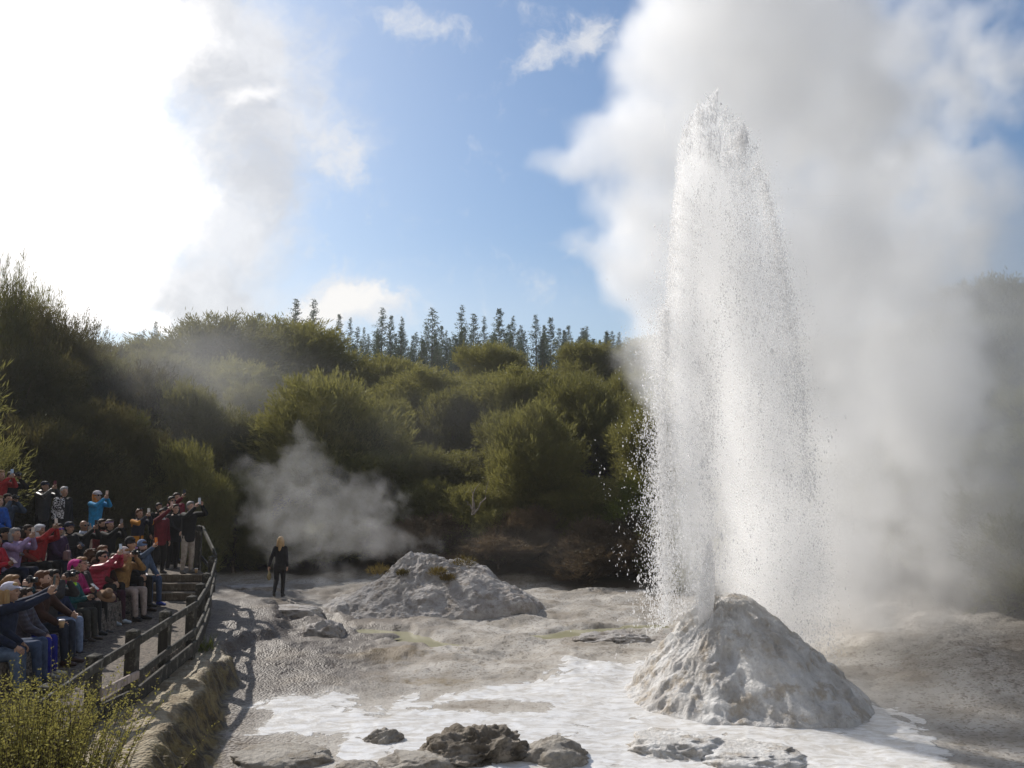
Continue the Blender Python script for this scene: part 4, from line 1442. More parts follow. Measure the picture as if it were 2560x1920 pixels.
SM = [L_(757, 1140, 24.5, 62, 50, .6), L_(752, 1085, 24.5, 26, 50, .4, .8), L_(690, 1200, 24.5, 80, 50, .7), L_(800, 1230, 24.2, 120, 80, .8), L_(850, 1330, 23.8, 130, 80, .8), L_(720, 1340, 24.5, 110, 90, .7, .8),
      L_(940, 1270, 24.5, 100, 100, .8, .8), L_(1000, 1370, 24.2, 150, 40, .8, .6), L_(820, 1430, 22.8, 80, 55, .5, .8), L_(790, 1520, 20.6, 60, 50, .5, .6), L_(630, 1170, 24.5, 70, 30, .6, .6), L_(660, 1270, 24.5, 70, 70, .6, .7)]
steam('steam_wisps', (-9.0, 19.4, .1), (-1.4, 26.2, 5.0), .045, SM, 'small curling steam cloud rising beside the mound', .19, 2.2, .36, 3.0, 1.7, 1.3, detail=8, seedv=(3, 1, 4))
JM = [((2.985, 13.40, 1.6), (.13, .13, .9), 2.4), ((2.99, 13.40, 2.6), (.15, .15, 1.2), 2.4), ((3.01, 13.42, 3.9), (.19, .18, 1.5), 2.2), ((3.06, 13.45, 5.4), (.26, .22, 1.4), 1.7), ((3.14, 13.5, 6.8), (.38, .3, 1.2), 1.4),
      ((3.2, 13.5, 7.9), (.44, .34, 1.0), 1.3), ((3.15, 13.5, 8.9), (.24, .2, .55), 1.1), ((3.6, 13.6, 6.8), (.55, .45, 1.5), .85), ((3.9, 13.7, 5.0), (.75, .55, 1.8), .7),
      ((4.1, 13.8, 3.2), (.85, .6, 1.8), .6), ((4.3, 13.9, 1.7), (.9, .7, 1.2), .55), ((2.76, 13.4, 5.6), (.24, .3, 2.6), 1.2), ((2.74, 13.4, 3.0), (.26, .3, 2.0), 1.15), ((2.80, 13.4, 7.6), (.16, .25, 1.3), .9)]
steam('spray_mist', (1.9, 12.4, .3), (6.0, 15.4, 9.8), .042, JM, 'fine white spray hanging in the falling water of the jet', 3.1, 1.1, .10, 1.3, 1.3, .4, stretch=(1, 1, .28), seedv=(8, 2, 0), cap=1.0)
TM = [L_(480, 900, 36, 260, 200, 4, .8), L_(400, 1000, 34, 200, 180, 4, .6), L_(600, 1000, 36, 280, 180, 4, .7), L_(470, 1120, 31, 140, 160, 2, .5), L_(1100, 1050, 30, 300, 160, 2, .4), L_(1150, 1350, 27.5, 300, 50, 1.2, .5), L_(1400, 1410, 27, 260, 50, 1.2, .5)]
steam('drifting_mist', (-18, 25.2, .3), (6, 42, 10.5), .2, TM, 'thin sunlit mist drifting across the wooded slope', .03, 1.0, .08, 1.5, .4, 2.5, seedv=(1, 7, 2))


# ------------------------------------------------------------------ people
def cap_np(p0, r0, p1, r1, seg=8):
    """closed tapered capsule"""
    p0, p1 = np.asarray(p0, float), np.asarray(p1, float)
    d = p1 - p0; L = np.linalg.norm(d); d = d / (L + 1e-9)
    ref = np.array([0, 0, 1.0]) if abs(d[2]) < .9 else np.array([1.0, 0, 0])
    a = np.cross(d, ref); a /= np.linalg.norm(a); b = np.cross(d, a)
    ang = np.array([-88, -55, -22, 0])
    rings = [(p0 + d * r0 * math.sin(R(t)), r0 * math.cos(R(t))) for t in ang] + [(p1 + d * r1 * math.sin(R(-t)), r1 * math.cos(R(t))) for t in ang[::-1]]
    th = np.linspace(0, 2 * np.pi, seg, endpoint=False)
    V = np.concatenate([c + r * (np.cos(th)[:, None] * a + np.sin(th)[:, None] * b) for c, r in rings])
    F = [list(f) for f in grid_faces(len(rings), seg, True)]
    n = len(rings)
    F += [list(range(seg))[::-1], list(range((n - 1) * seg, n * seg))]
    return V, F


def ell_np(c, r, seg=12, rings=8):
    t = np.linspace(-88, 88, rings)
    th = np.linspace(0, 2 * np.pi, seg, endpoint=False)
    V = np.concatenate([np.stack([math.cos(R(k)) * np.cos(th), math.cos(R(k)) * np.sin(th), np.full(seg, math.sin(R(k)))], 1) for k in t]) * np.array(r) + np.array(c)
    F = [list(f) for f in grid_faces(rings, seg, True)]
    return V, F + [list(range(seg))[::-1], list(range((rings - 1) * seg, rings * seg))]


def loft_np(rings, seg=12):
    """rings: (centre, axis x, axis y, rx, ry), closed"""
    th = np.linspace(0, 2 * np.pi, seg, endpoint=False)
    V = np.concatenate([np.asarray(c) + np.cos(th)[:, None] * np.asarray(ax) * rx + np.sin(th)[:, None] * np.asarray(ay) * ry for c, ax, ay, rx, ry in rings])
    n = len(rings)
    F = [list(f) for f in grid_faces(n, seg, True)]
    return V, F + [list(range(seg))[::-1], list(range((n - 1) * seg, n * seg))]


def join_np(parts):
    V, F, o = [], [], 0
    for v, f in parts:
        V.append(v); F += [[i + o for i in q] for q in f]; o += len(v)
    return np.vstack(V), F


def mesh_list(name, parts, mat, smooth=True):
    V, F = join_np(parts)
    me = bpy.data.meshes.new(name)
    me.from_pydata(V.tolist(), [], F)
    bm = bmesh.new(); bm.from_mesh(me)
    bmesh.ops.recalc_face_normals(bm, faces=bm.faces)
    bm.to_mesh(me); bm.free()
    if smooth:
        me.polygons.foreach_set('use_smooth', np.ones(len(me.polygons), dtype=bool))
    me.materials.append(mat)
    return me


REMESH = []


def fused(name, parts, mat, parent, voxel=.016, smooth=4, extra=None):
    o = link(name, mesh_list(name, parts, mat), None, parent)
    md = o.modifiers.new('fuse', 'REMESH'); md.mode = 'VOXEL'; md.voxel_size = voxel; md.use_smooth_shade = True
    sm = o.modifiers.new('soft', 'SMOOTH'); sm.iterations = smooth; sm.factor = .5
    REMESH.append((o, extra))
    return o


_cl = {}


def cloth(col, kind='plain'):
    k = (col, kind)
    if k in _cl:
        return _cl[k]
    col = tuple(x * .78 for x in col)
    m, t, b = new_mat('cloth')
    co = obj_co(t)
    n = b.noise(co, 14, 4, .6)
    c = b.mix(b.ss(n, .3, .7), tuple(x * .72 for x in col), tuple(min(1, x * 1.22) for x in col))
    h = b.noise(co, 26, 3, .6)
    rough = .85
    sep = t.nodes.new('ShaderNodeSeparateXYZ'); t.links.new(co, sep.inputs[0])
    if kind == 'puffer':
        w = b.m('SINE', b.m('MULTIPLY', sep.outputs[2], 95.0))
        h = b.m('ADD', h, b.m('MULTIPLY', w, .6)); rough = .5
    if kind == 'leather':
        rough = .42
    if kind == 'pattern':          # white printed flourish over one side of the chest and one sleeve
        f = b.noise(co, 11, 4, .7, 2.2)
        side = b.m('MULTIPLY', b.m('LESS_THAN', sep.outputs[1], -.03), b.m('GREATER_THAN', sep.outputs[2], .95))
        c = b.mix(b.m('MULTIPLY', side, b.ss(f, .50, .54)), c, (.6, .6, .62))
    if kind == 'twotone':          # orange with a dark yoke and dark waist panel
        ax = b.m('ABSOLUTE', sep.outputs[1])
        sleeve = b.m('GREATER_THAN', ax, .19)
        low = b.m('LESS_THAN', sep.outputs[2], 1.02)
        zip_ = b.m('GREATER_THAN', ax, .02)
        f = b.m('MAXIMUM', sleeve, b.m('MULTIPLY', low, zip_))
        c = b.mix(f, (.014, .016, .03), col)
    if kind == 'plaid':
        c = b.mix(b.ss(b.m('SINE', b.m('MULTIPLY', sep.outputs[2], 120.0)), .3, .6), c, tuple(x * .4 for x in col))
    principled(t, b, c, rough, b.bump(h, .45, .015), .3 if rough > .6 else .5)
    _cl[k] = m
    return m


_sk = {}


def skin(tone):
    if tone not in _sk:
        col = [(.52, .32, .235), (.42, .25, .17), (.30, .165, .10), (.20, .105, .06)][tone]
        m, t, b = new_mat('skin')
        n = b.noise(obj_co(t), 22, 3)
        principled(t, b, b.mix(n, tuple(x * .82 for x in col), tuple(x * 1.12 for x in col)), .5, None, .4, **{'Subsurface Weight': .08, 'Subsurface Radius': (.01, .004, .002), 'Subsurface Scale': .5})
        _sk[tone] = m
    return _sk[tone]


HAIR = {'black': (.012, .009, .008), 'dark': (.03, .018, .012), 'brown': (.075, .036, .018), 'blond': (.40, .26, .12), 'grey': (.22, .21, .21), 'white': (.42, .41, .42), 'auburn': (.11, .045, .02), 'fair': (.26, .14, .06)}
_hm = {}


def hair_mat(k):
    if k not in _hm:
        m, t, b = new_mat('hair')
        co = obj_co(t)
        n = b.noise(b.v('MULTIPLY', co, (60, 60, 12)), 1.0, 4, .7)
        c = HAIR[k]
        principled(t, b, b.mix(n, tuple(x * .5 for x in c), tuple(min(1, x * 1.5) for x in c)), .62, b.bump(n, .6, .01), .25)
        _hm[k] = m
    return _hm[k]


M['dark_lens'] = mat_plain('dark_lens', (.01, .009, .012), .12, .1, 5, .6)
M['violet_lens'] = mat_plain('violet_lens', (.10, .03, .35), .12, .1, 5, .6)
M['eye'] = mat_plain('eye', (.02, .015, .012), .25, .1, 5, .5)
M['lip'] = mat_plain('lip', (.20, .06, .05), .5, .1, 5, .4)
M['plastic_black'] = mat_plain('black_plastic', (.012, .012, .014), .4, .2, 20, .5)
M['screen'] = mat_plain('phone_glass', (.02, .025, .03), .08, .1, 5, .6)

EYE_ME = mesh_list('eye', [ell_np((0, 0, 0), (.007, .014, .009), 8, 5)], M['eye'])
MOUTH_ME = mesh_list('mouth', [ell_np((0, 0, 0), (.010, .024, .007), 8, 5)], M['lip'])


def glasses_mesh(mat):
    P = [ell_np((.088, y, 0), (.012, .031, .024), 10, 6) for y in (-.034, .034)]
    P += [cap_np((.095, -.02, .008), .004, (.095, .02, .008), .004, 5)] + [cap_np((.085, y * .062, .008), .004, (-.005, y * .082, .010), .004, 5) for y in (-1, 1)]
    return mesh_list('glasses', P, mat)


GLASS = {'dark': glasses_mesh(M['dark_lens']), 'violet': glasses_mesh(M['violet_lens'])}


def clear_glasses():
    P = []
    for y in (-.034, .034):
        a = np.linspace(0, 2 * np.pi, 11)
        pts = np.stack([np.full(11, .096), y + .028 * np.cos(a), .021 * np.sin(a)], 1)
        for i in range(10):
            P.append(cap_np(pts[i], .0032, pts[i + 1], .0032, 4))
    P += [cap_np((.085, y * .062, .008), .0035, (-.005, y * .082, .010), .0035, 4) for y in (-1, 1)]
    return mesh_list('glasses', P, M['plastic_black'])


GLASS['clear'] = clear_glasses()


def ik(S, H, l1, l2, hint):
    d = H - S
    D = min(d.length, (l1 + l2) * .985)
    u = d.normalized()
    H = S + u * D
    a = (l1 * l1 - l2 * l2 + D * D) / (2 * D)
    h = math.sqrt(max(0, l1 * l1 - a * a))
    n = (hint - u * hint.dot(u)).normalized()
    return S + u * a + n * h, H


def hand_parts(W, d, inward, curl):
    """palm and five fingers: wrist W, pointing along d, palm facing 'inward', fingers bent by curl"""
    d = d.normalized()
    n = (inward - d * inward.dot(d)).normalized()
    s = d.cross(n)
    P = []
    palm = W + d * .075
    core = [cap_np(W - d * .01, .026, palm + s * .018, .021), cap_np(W, .024, palm - s * .020, .020), cap_np(W + d * .03, .024, palm, .022)]
    for i, (o, L) in enumerate(((-.030, .062), (-.010, .074), (.011, .070), (.030, .055))):
        k = palm + s * o
        c1 = curl * (.8 + .12 * i)
        d1 = (d * math.cos(c1) + n * math.sin(c1)).normalized()
        d2 = (d * math.cos(c1 * 2.1) + n * math.sin(c1 * 2.1)).normalized()
        m = k + d1 * L * .55
        P.append(cap_np(k - d * .012, .0098, m, .0088, 6)); P.append(cap_np(m, .0088, m + d2 * L * .5, .0072, 6))
    tb = W + d * .028 - s * .024
    t1 = tb + (d * .6 - s * .8 + n * .35).normalized() * .04
    P.append(cap_np(tb, .0125, t1, .0105, 6)); P.append(cap_np(t1, .0105, t1 + (d * .75 - s * .1 + n * .65).normalized() * .032, .0085, 6))
    return core, P


def np3(v):
    return np.array(v[:])


ARMS = {   # (right hand, left hand): forward, sideways, height above the head centre
    'phone2': ((.35, -.045, -.07), (.35, .045, -.07)), 'phonehi': ((.36, -.045, .04), (.36, .045, .04)), 'cam': ((.19, -.075, -.05), (.21, .07, -.07)),
    'one': ((.40, -.10, .0), None), 'onehi': ((.42, -.06, .12), None), 'chest': ((.30, -.05, -.40), (.30, .05, -.40)),
    'lap': ((.30, -.05, -.58), (.30, .05, -.58)), 'down': (None, None), 'knees': ((.40, -.14, -.58), (.38, .14, -.58)), 'cup': ((.30, -.16, -.60), (.44, .06, -.56)), 'reach': ((.52, -.10, -.02), (.50, .14, .04)),
    'wide': ((.34, -.12, -.02), (.30, .10, .02))}


def person(px, py, label, top, legs, sit=None, stand=None, D=None, s=1.0, yaw=0.0, tone=1, hair=('short', 'black'), hat=None, arms='phone2', kind='plain', shoe=(.02, .02, .02),
           glasses=None, beard=None, item=None, headyaw=0.0, lean=.06, headup=.12, stride=False, face_cam=None, legkind='plain', hood=None, collar=None, group=None, knees=.12, wid=1.0):
    sl = ST + (960 - py) / FPX * CT
    hz_l = (.78 + .43 if sit is not None else 1.60)
    if D is None:
        zh = (sit + .78 * s) if sit is not None else (stand + 1.60 * s)
        D = (zh - CAMZ) / sl
    Hw = at_d(px, py, D)
    w_yaw = (math.atan2(13.4 - Hw.y, 3.2 - Hw.x) if face_cam is None else face_cam) + R(yaw)
    seated = sit is not None
    hipz = .53 if seated else .92
    hip = Vector((0, 0, hipz))
    ax = Vector((math.sin(lean), 0, math.cos(lean)))
    fx = Vector((math.cos(lean), 0, -math.sin(lean)))
    fy = Vector((0, 1, 0))
    head = hip + ax * .68 + Vector((.02, 0, 0))
    root_loc = Hw - Matrix.Rotation(w_yaw, 3, 'Z') @ (head * s)
    e = empty('person', root_loc, w_yaw)
    e.scale = (s, s, s)
    tag(e, label, 'person', None)
    if group:
        e['group'] = group
    vox = .0135 if D < 15 else .0165
    HR = Matrix.Rotation(R(headyaw), 3, 'Z') @ Matrix.Rotation(-headup, 3, 'Y')

    def hp(x, y, z):
        return head + HR @ Vector((x, y, z))

    def hell(c, r, seg=12, rings=8):
        v, f = ell_np((0, 0, 0), r, seg, rings)
        v = (np.array(HR) @ (v + np.array(c)).T).T + np3(head)
        return v, f
    # ---- joints
    shw = .185 * wid
    sh = {q: hip + ax * .475 + fy * (q * shw) for q in (-1, 1)}
    legsJ = {}
    for q in (-1, 1):
        h0 = hip + Vector((0, q * .09, -.02))
        if seated:
            kn = hip + Vector((.43, q * knees, .02)); an = Vector((kn.x + .04, q * knees * .95, .085))
        else:
            if stride:
                kn = Vector((.10 if q < 0 else .02, q * .085, .50)); an = Vector((.10 if q < 0 else -.26, q * .075, .09 if q < 0 else .17))
            else:
                kn = Vector((.03, q * .10, .49)); an = Vector((-.01, q * .115, .085))
        legsJ[q] = (h0, kn, an)
    armJ = {}
    A = ARMS[arms]
    for q, tgt in zip((-1, 1), A):
        if tgt is None:
            if seated:
                tgt_v = hip + Vector((.36, q * .15, .10))
            elif stride:
                tgt_v = hip + Vector((.06 if q < 0 else -.04, q * (.20 if q < 0 else .30), -.04 if q < 0 else -.05))
            else:
                tgt_v = hip + Vector((.08, q * .23, -.07))
        else:
            tgt_v = head + Vector(tgt)
        hint = Vector((-.5, q * .12, -.4)) if tgt is None and not seated else Vector((-.25, q * .55, -1)) if tgt is None or tgt[2] < -.2 else Vector((-.1, q * .75, -.9))
        el, wr = ik(sh[q], tgt_v, .285, .255, hint)
        armJ[q] = (sh[q], el, wr)
    # ---- body: one fused skin surface, fingers rooted in the palms
    B = []
    tor = [(-.10, .08, .12), (.0, .095, .14), (.15, .09, .13), (.3, .10, .15), (.43, .09, .16), (.5, .06, .11), (.55, .05, .055)]
    B.append(loft_np([(np3(hip + ax * u), np3(fx), np3(fy), a_, b_) for u, a_, b_ in tor]))
    B.append(cap_np(np3(hip + ax * .52), .052, np3(hp(-.015, 0, -.06)), .05))
    B += [hell((-.012, 0, .022), (.098, .076, .098)), hell((.022, 0, -.05), (.068, .056, .068)), hell((.05, 0, -.095), (.032, .034, .026)),
          hell((.060, 0, .02), (.03, .055, .025))]
    B.append(cap_np(np3(hp(.086, 0, .012)), .011, np3(hp(.104, 0, -.026)), .0155))
    for q in (-1, 1):
        B.append(hell((-.005, q * .080, -.008), (.020, .012, .032)))
        B.append(hell((.062, q * .036, -.028), (.026, .024, .022)))
        h0, kn, an = legsJ[q]
        B += [cap_np(np3(h0), .075, np3(kn), .05), cap_np(np3(kn), .05, np3(an), .036)]
        S0, el, wr = armJ[q]
        B += [cap_np(np3(S0), .05, np3(el), .038), cap_np(np3(el), .038, np3(wr), .027)]
    fing = []
    hands = {}
    for q in (-1, 1):
        S0, el, wr = armJ[q]
        d = (wr - el).normalized()
        holding = A[0 if q < 0 else 1] is not None and arms not in ('lap', 'knees')
        if holding:
            d = (d * .45 + Vector((.15, 0, .9))).normalized() if arms not in ('chest', 'cup') else (d * .8 + Vector((.3, 0, .2))).normalized()
            inw = Vector((.15, -q, 0))
        else:
            d = (d + Vector((.2, 0, -.25))).normalized()
            inw = Vector((0, -q * .6, -.6))
        core, fi = hand_parts(wr, d, inw, .42 if holding else .3)
        B += core; fing += fi
        hands[q] = wr + d * .085 + inw.normalized() * .03
    body = fused('body', B, skin(tone), e, vox, 3, fing)
    # ---- clothes
    J = []
    pad = {'puffer': .04, 'tee': .008}.get(kind, .024)
    jt = [(-.17, .10, .155), (-.05, .105, .158), (.08, .10, .148), (.22, .105, .155), (.36, .11, .175), (.45, .095, .175), (.515, .07, .12)]
    if seated:
        jt = jt[1:]
    J.append(loft_np([(np3(hip + ax * u + fx * .004), np3(fx), np3(fy), a_ + pad, b_ * wid + pad) for u, a_, b_ in jt], 14))
    J.append(cap_np(np3(hip + ax * .50), .066, np3(hip + ax * .555), .062))
    for q in (-1, 1):
        S0, el, wr = armJ[q]
        w2 = el + (wr - el) * .94
        J += [cap_np(np3(S0 - fy * (q * .02)), .068 + pad * .4, np3(el), .054 + pad * .4), cap_np(np3(el), .054 + pad * .4, np3(w2), .040 + pad * .3)]
    if hood:
        J.append(ell_np(np3(hip + ax * .53 - fx * .085), (.07, .11, .07)))
    jk = fused('jacket', J, cloth(top, kind), e, vox, 4)
    T = [cap_np(np3(hip + fy * -.05), .118, np3(hip + fy * .05), .118)]
    shoes = []
    for q in (-1, 1):
        h0, kn, an = legsJ[q]
        T += [cap_np(np3(h0), .095, np3(kn), .070), cap_np(np3(kn), .071, np3(an + Vector((0, 0, .02))), .052)]
        fd = Vector((1, q * .12, 0)).normalized()
        tilt = -.5 if (stride and q > 0) else 0.0
        hl = an + Vector((-.03, 0, -.045)); toe = an + fd * .15 + Vector((0, 0, -.055 + tilt * .10))
        shoes.append([cap_np(np3(hl), .040, np3(an + fd * .06 + Vector((0, 0, -.04 + tilt * .03))), .042), cap_np(np3(an + fd * .05 + Vector((0, 0, -.045 + tilt * .03))), .040, np3(toe), .030),
                      cap_np(np3(an + Vector((0, 0, .02))), .045, np3(hl), .04)])
    fused('trousers', T, cloth(legs, legkind), e, vox, 4)
    for sp in shoes:
        link('shoe', mesh_list('shoe', sp, cloth(shoe, 'leather')), None, e)
    if collar:
        link('collar', mesh_list('collar', [loft_np([(np3(hip + ax * .50), np3(fx), np3(fy), .085, .115), (np3(hip + ax * .53 + fx * .01), np3(fx), np3(fy), .078, .09), (np3(hip + ax * .575 + fx * .01), np3(fx), np3(fy), .066, .070)])], cloth(collar)), None, e)
    # ---- head
    HM = HR.to_4x4()

    def on_head(name, me, x, y, z):
        o = link(name, me, None, e)
        o.location = hp(x, y, z); o.rotation_euler = HR.to_euler()
        return o
    for q in (-1, 1):
        on_head('eye', EYE_ME, .083, q * .034, .004)
    on_head('mouth', MOUTH_ME, .083, 0, -.066)
    style, hc = hair
    Hh = []
    if style != 'bald':
        k = 1.0 if style != 'curly' else 1.18
        Hh += [hell((-.026, 0, .036), (.100 * k, .085 * k, .098 * k)), hell((-.05, 0, -.015), (.066 * k, .08 * k, .09 * k)), hell((.045, 0, .085), (.05, .062, .035))]
        if style in ('long', 'loose'):
            Hh += [cap_np(np3(hp(-.06, 0, .0)), .085, np3(hp(-.095, 0, -.27 if style == 'loose' else -.20)), .045 if style == 'loose' else .065), cap_np(np3(hp(-.02, .07, .02)), .035, np3(hp(-.03, .085, -.19)), .035), cap_np(np3(hp(-.02, -.07, .02)), .035, np3(hp(-.03, -.085, -.19)), .035)]
        if style == 'pony':
            Hh += [cap_np(np3(hp(-.11, 0, .05)), .035, np3(hp(-.16, 0, -.01)), .04), cap_np(np3(hp(-.16, 0, -.01)), .04, np3(hp(-.15, 0, -.15)), .015)]
        if style == 'curly':
            for i in range(22):
                a = unit(np.array([random.gauss(-.3, .8), random.gauss(0, 1), random.gauss(.35, .7)]))
                Hh.append(hell(tuple(a * np.array([.11, .10, .105]) + np.array([-.03, 0, .03])), (.035, .035, .035), 7, 5))
        if style == 'bob':
            Hh += [cap_np(np3(hp(-.05, .05, .0)), .06, np3(hp(-.05, .06, -.10)), .05), cap_np(np3(hp(-.05, -.05, .0)), .06, np3(hp(-.05, -.06, -.10)), .05)]
        link('hair', mesh_list('hair', Hh, hair_mat(hc)), None, e)
    elif hc:
        link('hair', mesh_list('hair', [hell((-.045, 0, -.005), (.072, .082, .055))], hair_mat(hc)), None, e)
    if beard:
        link('beard', mesh_list('beard', [hell((.028, 0, -.078), (.068, .060, .050)), hell((.075, 0, -.052), (.02, .030, .008))], hair_mat(beard)), None, e)
    if glasses:
        if glasses == 'top':
            on_head('sunglasses', GLASS['dark'], -.01, 0, .115)
        else:
            on_head('glasses' if glasses == 'clear' else 'sunglasses', GLASS[glasses], 0, 0, .006)
    if hat and hat[0] == 'hoodcap':
        link('cap', mesh_list('cap', [hell((-.016, 0, .072), (.118, .106, .080)), loft_np([(np3(hp(.06 + .045 * i, 0, .055 - .010 * i * i * .6)), np3(HR @ Vector((0, 0, 1))), np3(HR @ Vector((0, 1, 0))), .007, .084 - .022 * i * i * .7) for i in range(3)])], cloth((.66, .62, .66))), None, e)
        hat = ('hood', hat[1])
    if hat:
        hs, hcol = hat
        mt = cloth(hcol)
        if hs == 'cap':
            o = mesh_list('cap', [hell((-.016, 0, .060), (.108, .092, .078)), loft_np([(np3(hp(.05 + .045 * i, 0, .050 - .010 * i * i * .6)), np3(HR @ Vector((0, 0, 1))), np3(HR @ Vector((0, 1, 0))), .007, .082 - .022 * i * i * .7) for i in range(3)])], mt)
            link('cap', o, None, e)
        elif hs == 'beanie':
            link('beanie', mesh_list('beanie', [hell((-.026, 0, .068), (.108, .094, .098)), hell((-.018, 0, .032), (.116, .098, .038))], mt), None, e)
        elif hs == 'hood':
            link('hood', mesh_list('hood', [hell((-.035, 0, .040), (.112, .102, .105)), cap_np(np3(hp(-.06, 0, .0)), .098, np3(hp(-.05, 0, -.13)), .098), hell((.01, 0, .085), (.085, .090, .045))], mt), None, e)
        elif hs == 'band':
            link('headband', mesh_list('headband', [hell((-.018, 0, .055), (.107, .090, .035))], mt), None, e)
    # ---- what the hands hold: things of their own
    if item:
        MW = Matrix.Translation(root_loc) @ Matrix.Rotation(w_yaw, 4, 'Z') @ Matrix.Scale(s, 4)
        what, icol, ilabel = item
        both = A[0] is not None and A[1] is not None
        if what in ('phone', 'tablet'):
            c = (hands[-1] + hands[1]) / 2 if both else hands[-1]
            flat = arms == 'chest'
            make_phone(MW @ (c + Vector((.0, 0, .055 if not flat else .03))), w_yaw, icol, ilabel, s, tilt=-.9 if flat else random.uniform(-.15, .1))
        elif what == 'camera':
            make_camera(MW @ ((hands[-1] + hands[1]) / 2 + Vector((.02, 0, .02))), w_yaw, icol, ilabel, s, headup)
    return e, hands, root_loc, w_yaw, head


_pm = {}


def cmat(col, rough=.35):
    k = (col, rough)
    if k not in _pm:
        _pm[k] = mat_plain('shell', col, rough, .06, 8, .5)
    return _pm[k]


def make_phone(loc, yaw, col, label, s=1.0, tilt=0.0):
    e = empty('phone', loc, yaw)
    e.rotation_euler = (0, tilt, yaw)
    bm = bmesh.new(); bm_box(bm, (0, 0, 0), (.010, .076, .152)); bevel_all(bm, .004)
    bm_obj('phone_case', bm, cmat(col), e)
    bm = bmesh.new(); bm_box(bm, (-.0062, 0, 0), (.002, .068, .138))
    bm_obj('screen', bm, M['screen'], e)
    link('lens', mesh_list('lens', [cap_np((.004, .022, .058), .007, (.006, .022, .058), .006, 8)], M['plastic_black']), None, e)
    tag(e, label, 'phone', 'phones held up by the spectators')


def make_camera(loc, yaw, col, label, s=1.0, up=.1):
    e = empty('camera_body', loc, yaw)
    e.name = 'photo_camera'
    e.rotation_euler = (0, -up, yaw)
    bm = bmesh.new(); bm_box(bm, (0, 0, 0), (.055, .125, .082)); bm_box(bm, (.004, 0, .05), (.05, .05, .03)); bevel_all(bm, .008)
    bm_obj('housing', bm, cmat(col, .5), e)
    link('lens', mesh_list('lens', [loft_np([((.025, 0, -.004), (0, 1, 0), (0, 0, 1), .033, .033), ((.075, 0, -.004), (0, 1, 0), (0, 0, 1), .035, .035), ((.10, 0, -.004), (0, 1, 0), (0, 0, 1), .037, .037)])], M['plastic_black']), None, e)
    link('lens_glass', mesh_list('lens_glass', [ell_np((.099, 0, -.004), (.008, .030, .030))], M['screen']), None, e)
    tag(e, label, 'camera', 'cameras held by the spectators')


BLK = (.013, .012, .013); CHA = (.035, .034, .036); NVY = (.012, .018, .045); RED = (.42, .022, .025); MAR = (.17, .012, .025); CRM = (.47, .40, .34); DEN = (.055, .085, .16)
LJN = (.24, .31, .47); BRN = (.055, .022, .014); PNK = (.45, .02, .065); GRY = (.13, .13, .135); TAN = (.36, .20, .07); WHT = (.74, .73, .76); OLV = (.09, .085, .06)
S1, S2 = 1.09, 1.50
P_ = person
# top row
P_(2.5, 1188, 'blond person in a red hooded jacket cut by the picture edge in the top row', RED, BLK, D=20, tone=0, hair=('long', 'blond'), arms='phone2', item=('phone', (.45, .58, .75), 'pale blue phone held by the blond person in red'), hood=True)
P_(29, 1191, 'dark-haired man in black aiming a camera, elbow out, in the top row', BLK, BLK, D=20.5, tone=2, hair=('short', 'dark'), arms='cam', item=('camera', (.012, .012, .014), 'black camera of the man in black in the top row'))
P_(19, 1248, 'long-haired woman in a slate blue jacket aiming a camera below the man in black', (.06, .085, .13), BLK, sit=2.02, D=19, tone=1, hair=('long', 'dark'), arms='cam', item=('camera', (.012, .012, .014), 'black camera of the woman in the slate blue jacket'))
P_(-3, 1253, 'smiling person in a bright blue jacket cut by the picture edge', (.02, .10, .42), BLK, sit=2.0, D=18.4, tone=0, hair=('short', 'fair'), arms='lap')
P_(113, 1216, 'man in a navy cap and black leather jacket holding up a dark red phone', CHA, BLK, D=21, tone=1, hat=('cap', (.014, .02, .05)), kind='leather', arms='phone2', item=('phone', (.12, .01, .02), 'dark red phone of the man in the leather jacket'), hood=True)
P_(161, 1229, 'grey-haired man in a black sweatshirt with a white printed pattern', BLK, CRM, D=20.6, tone=1, hair=('short', 'white'), arms='down', kind='pattern', headyaw=-5)
P_(244, 1240, 'woman in a bright blue jacket, white cap and orange scarf', (.02, .30, .62), CRM, D=20.8, s=.93, tone=1, hair=('bald', None), hat=('hoodcap', (.68, .22, .03)), arms='phone2', glasses='dark', item=('phone', (.72, .55, .45), 'peach phone of the woman in the bright blue jacket'))
# the standing cluster by the landing
P_(349, 1284, 'person in an orange and navy jacket with sunglasses pushed up on the hair', (.62, .25, .02), BLK, stand=1.06, s=.9, tone=1, hair=('short', 'auburn'), glasses='top', kind='twotone', arms='phone2', item=('phone', (.66, .62, .56), 'cream phone of the person in orange and navy'))
P_(398, 1268, 'stocky man in a black coat behind the woman in maroon', BLK, BLK, stand=1.06, s=.95, tone=1, hair=('short', 'black'), arms='down')
P_(406, 1283, 'short-haired woman in a maroon jacket stretching one arm up with a phone', MAR, BLK, stand=1.06, s=.9, tone=1, hair=('short', 'black'), arms='onehi', collar=WHT, item=('phone', (.72, .48, .42), 'rose phone stretched up by the woman in maroon'), shoe=(.06, .055, .055))
P_(439, 1272, 'laughing woman with glasses and a black top beside the man in cream trousers', BLK, BLK, D=21.6, s=.97, tone=0, hair=('short', 'dark'), glasses='clear', arms='lap')
P_(430, 1253, 'man in sunglasses standing behind the laughing woman', BLK, BLK, D=22.2, s=1.03, tone=2, hair=('short', 'black'), glasses='dark', arms='down')
P_(442, 1244, 'tall man with a maroon sleeve raising a black phone over the cluster', MAR, BLK, D=22.7, s=1.06, tone=1, hair=('short', 'dark'), arms='one', item=('phone', (.02, .022, .025), 'black phone raised at the back of the standing cluster'))
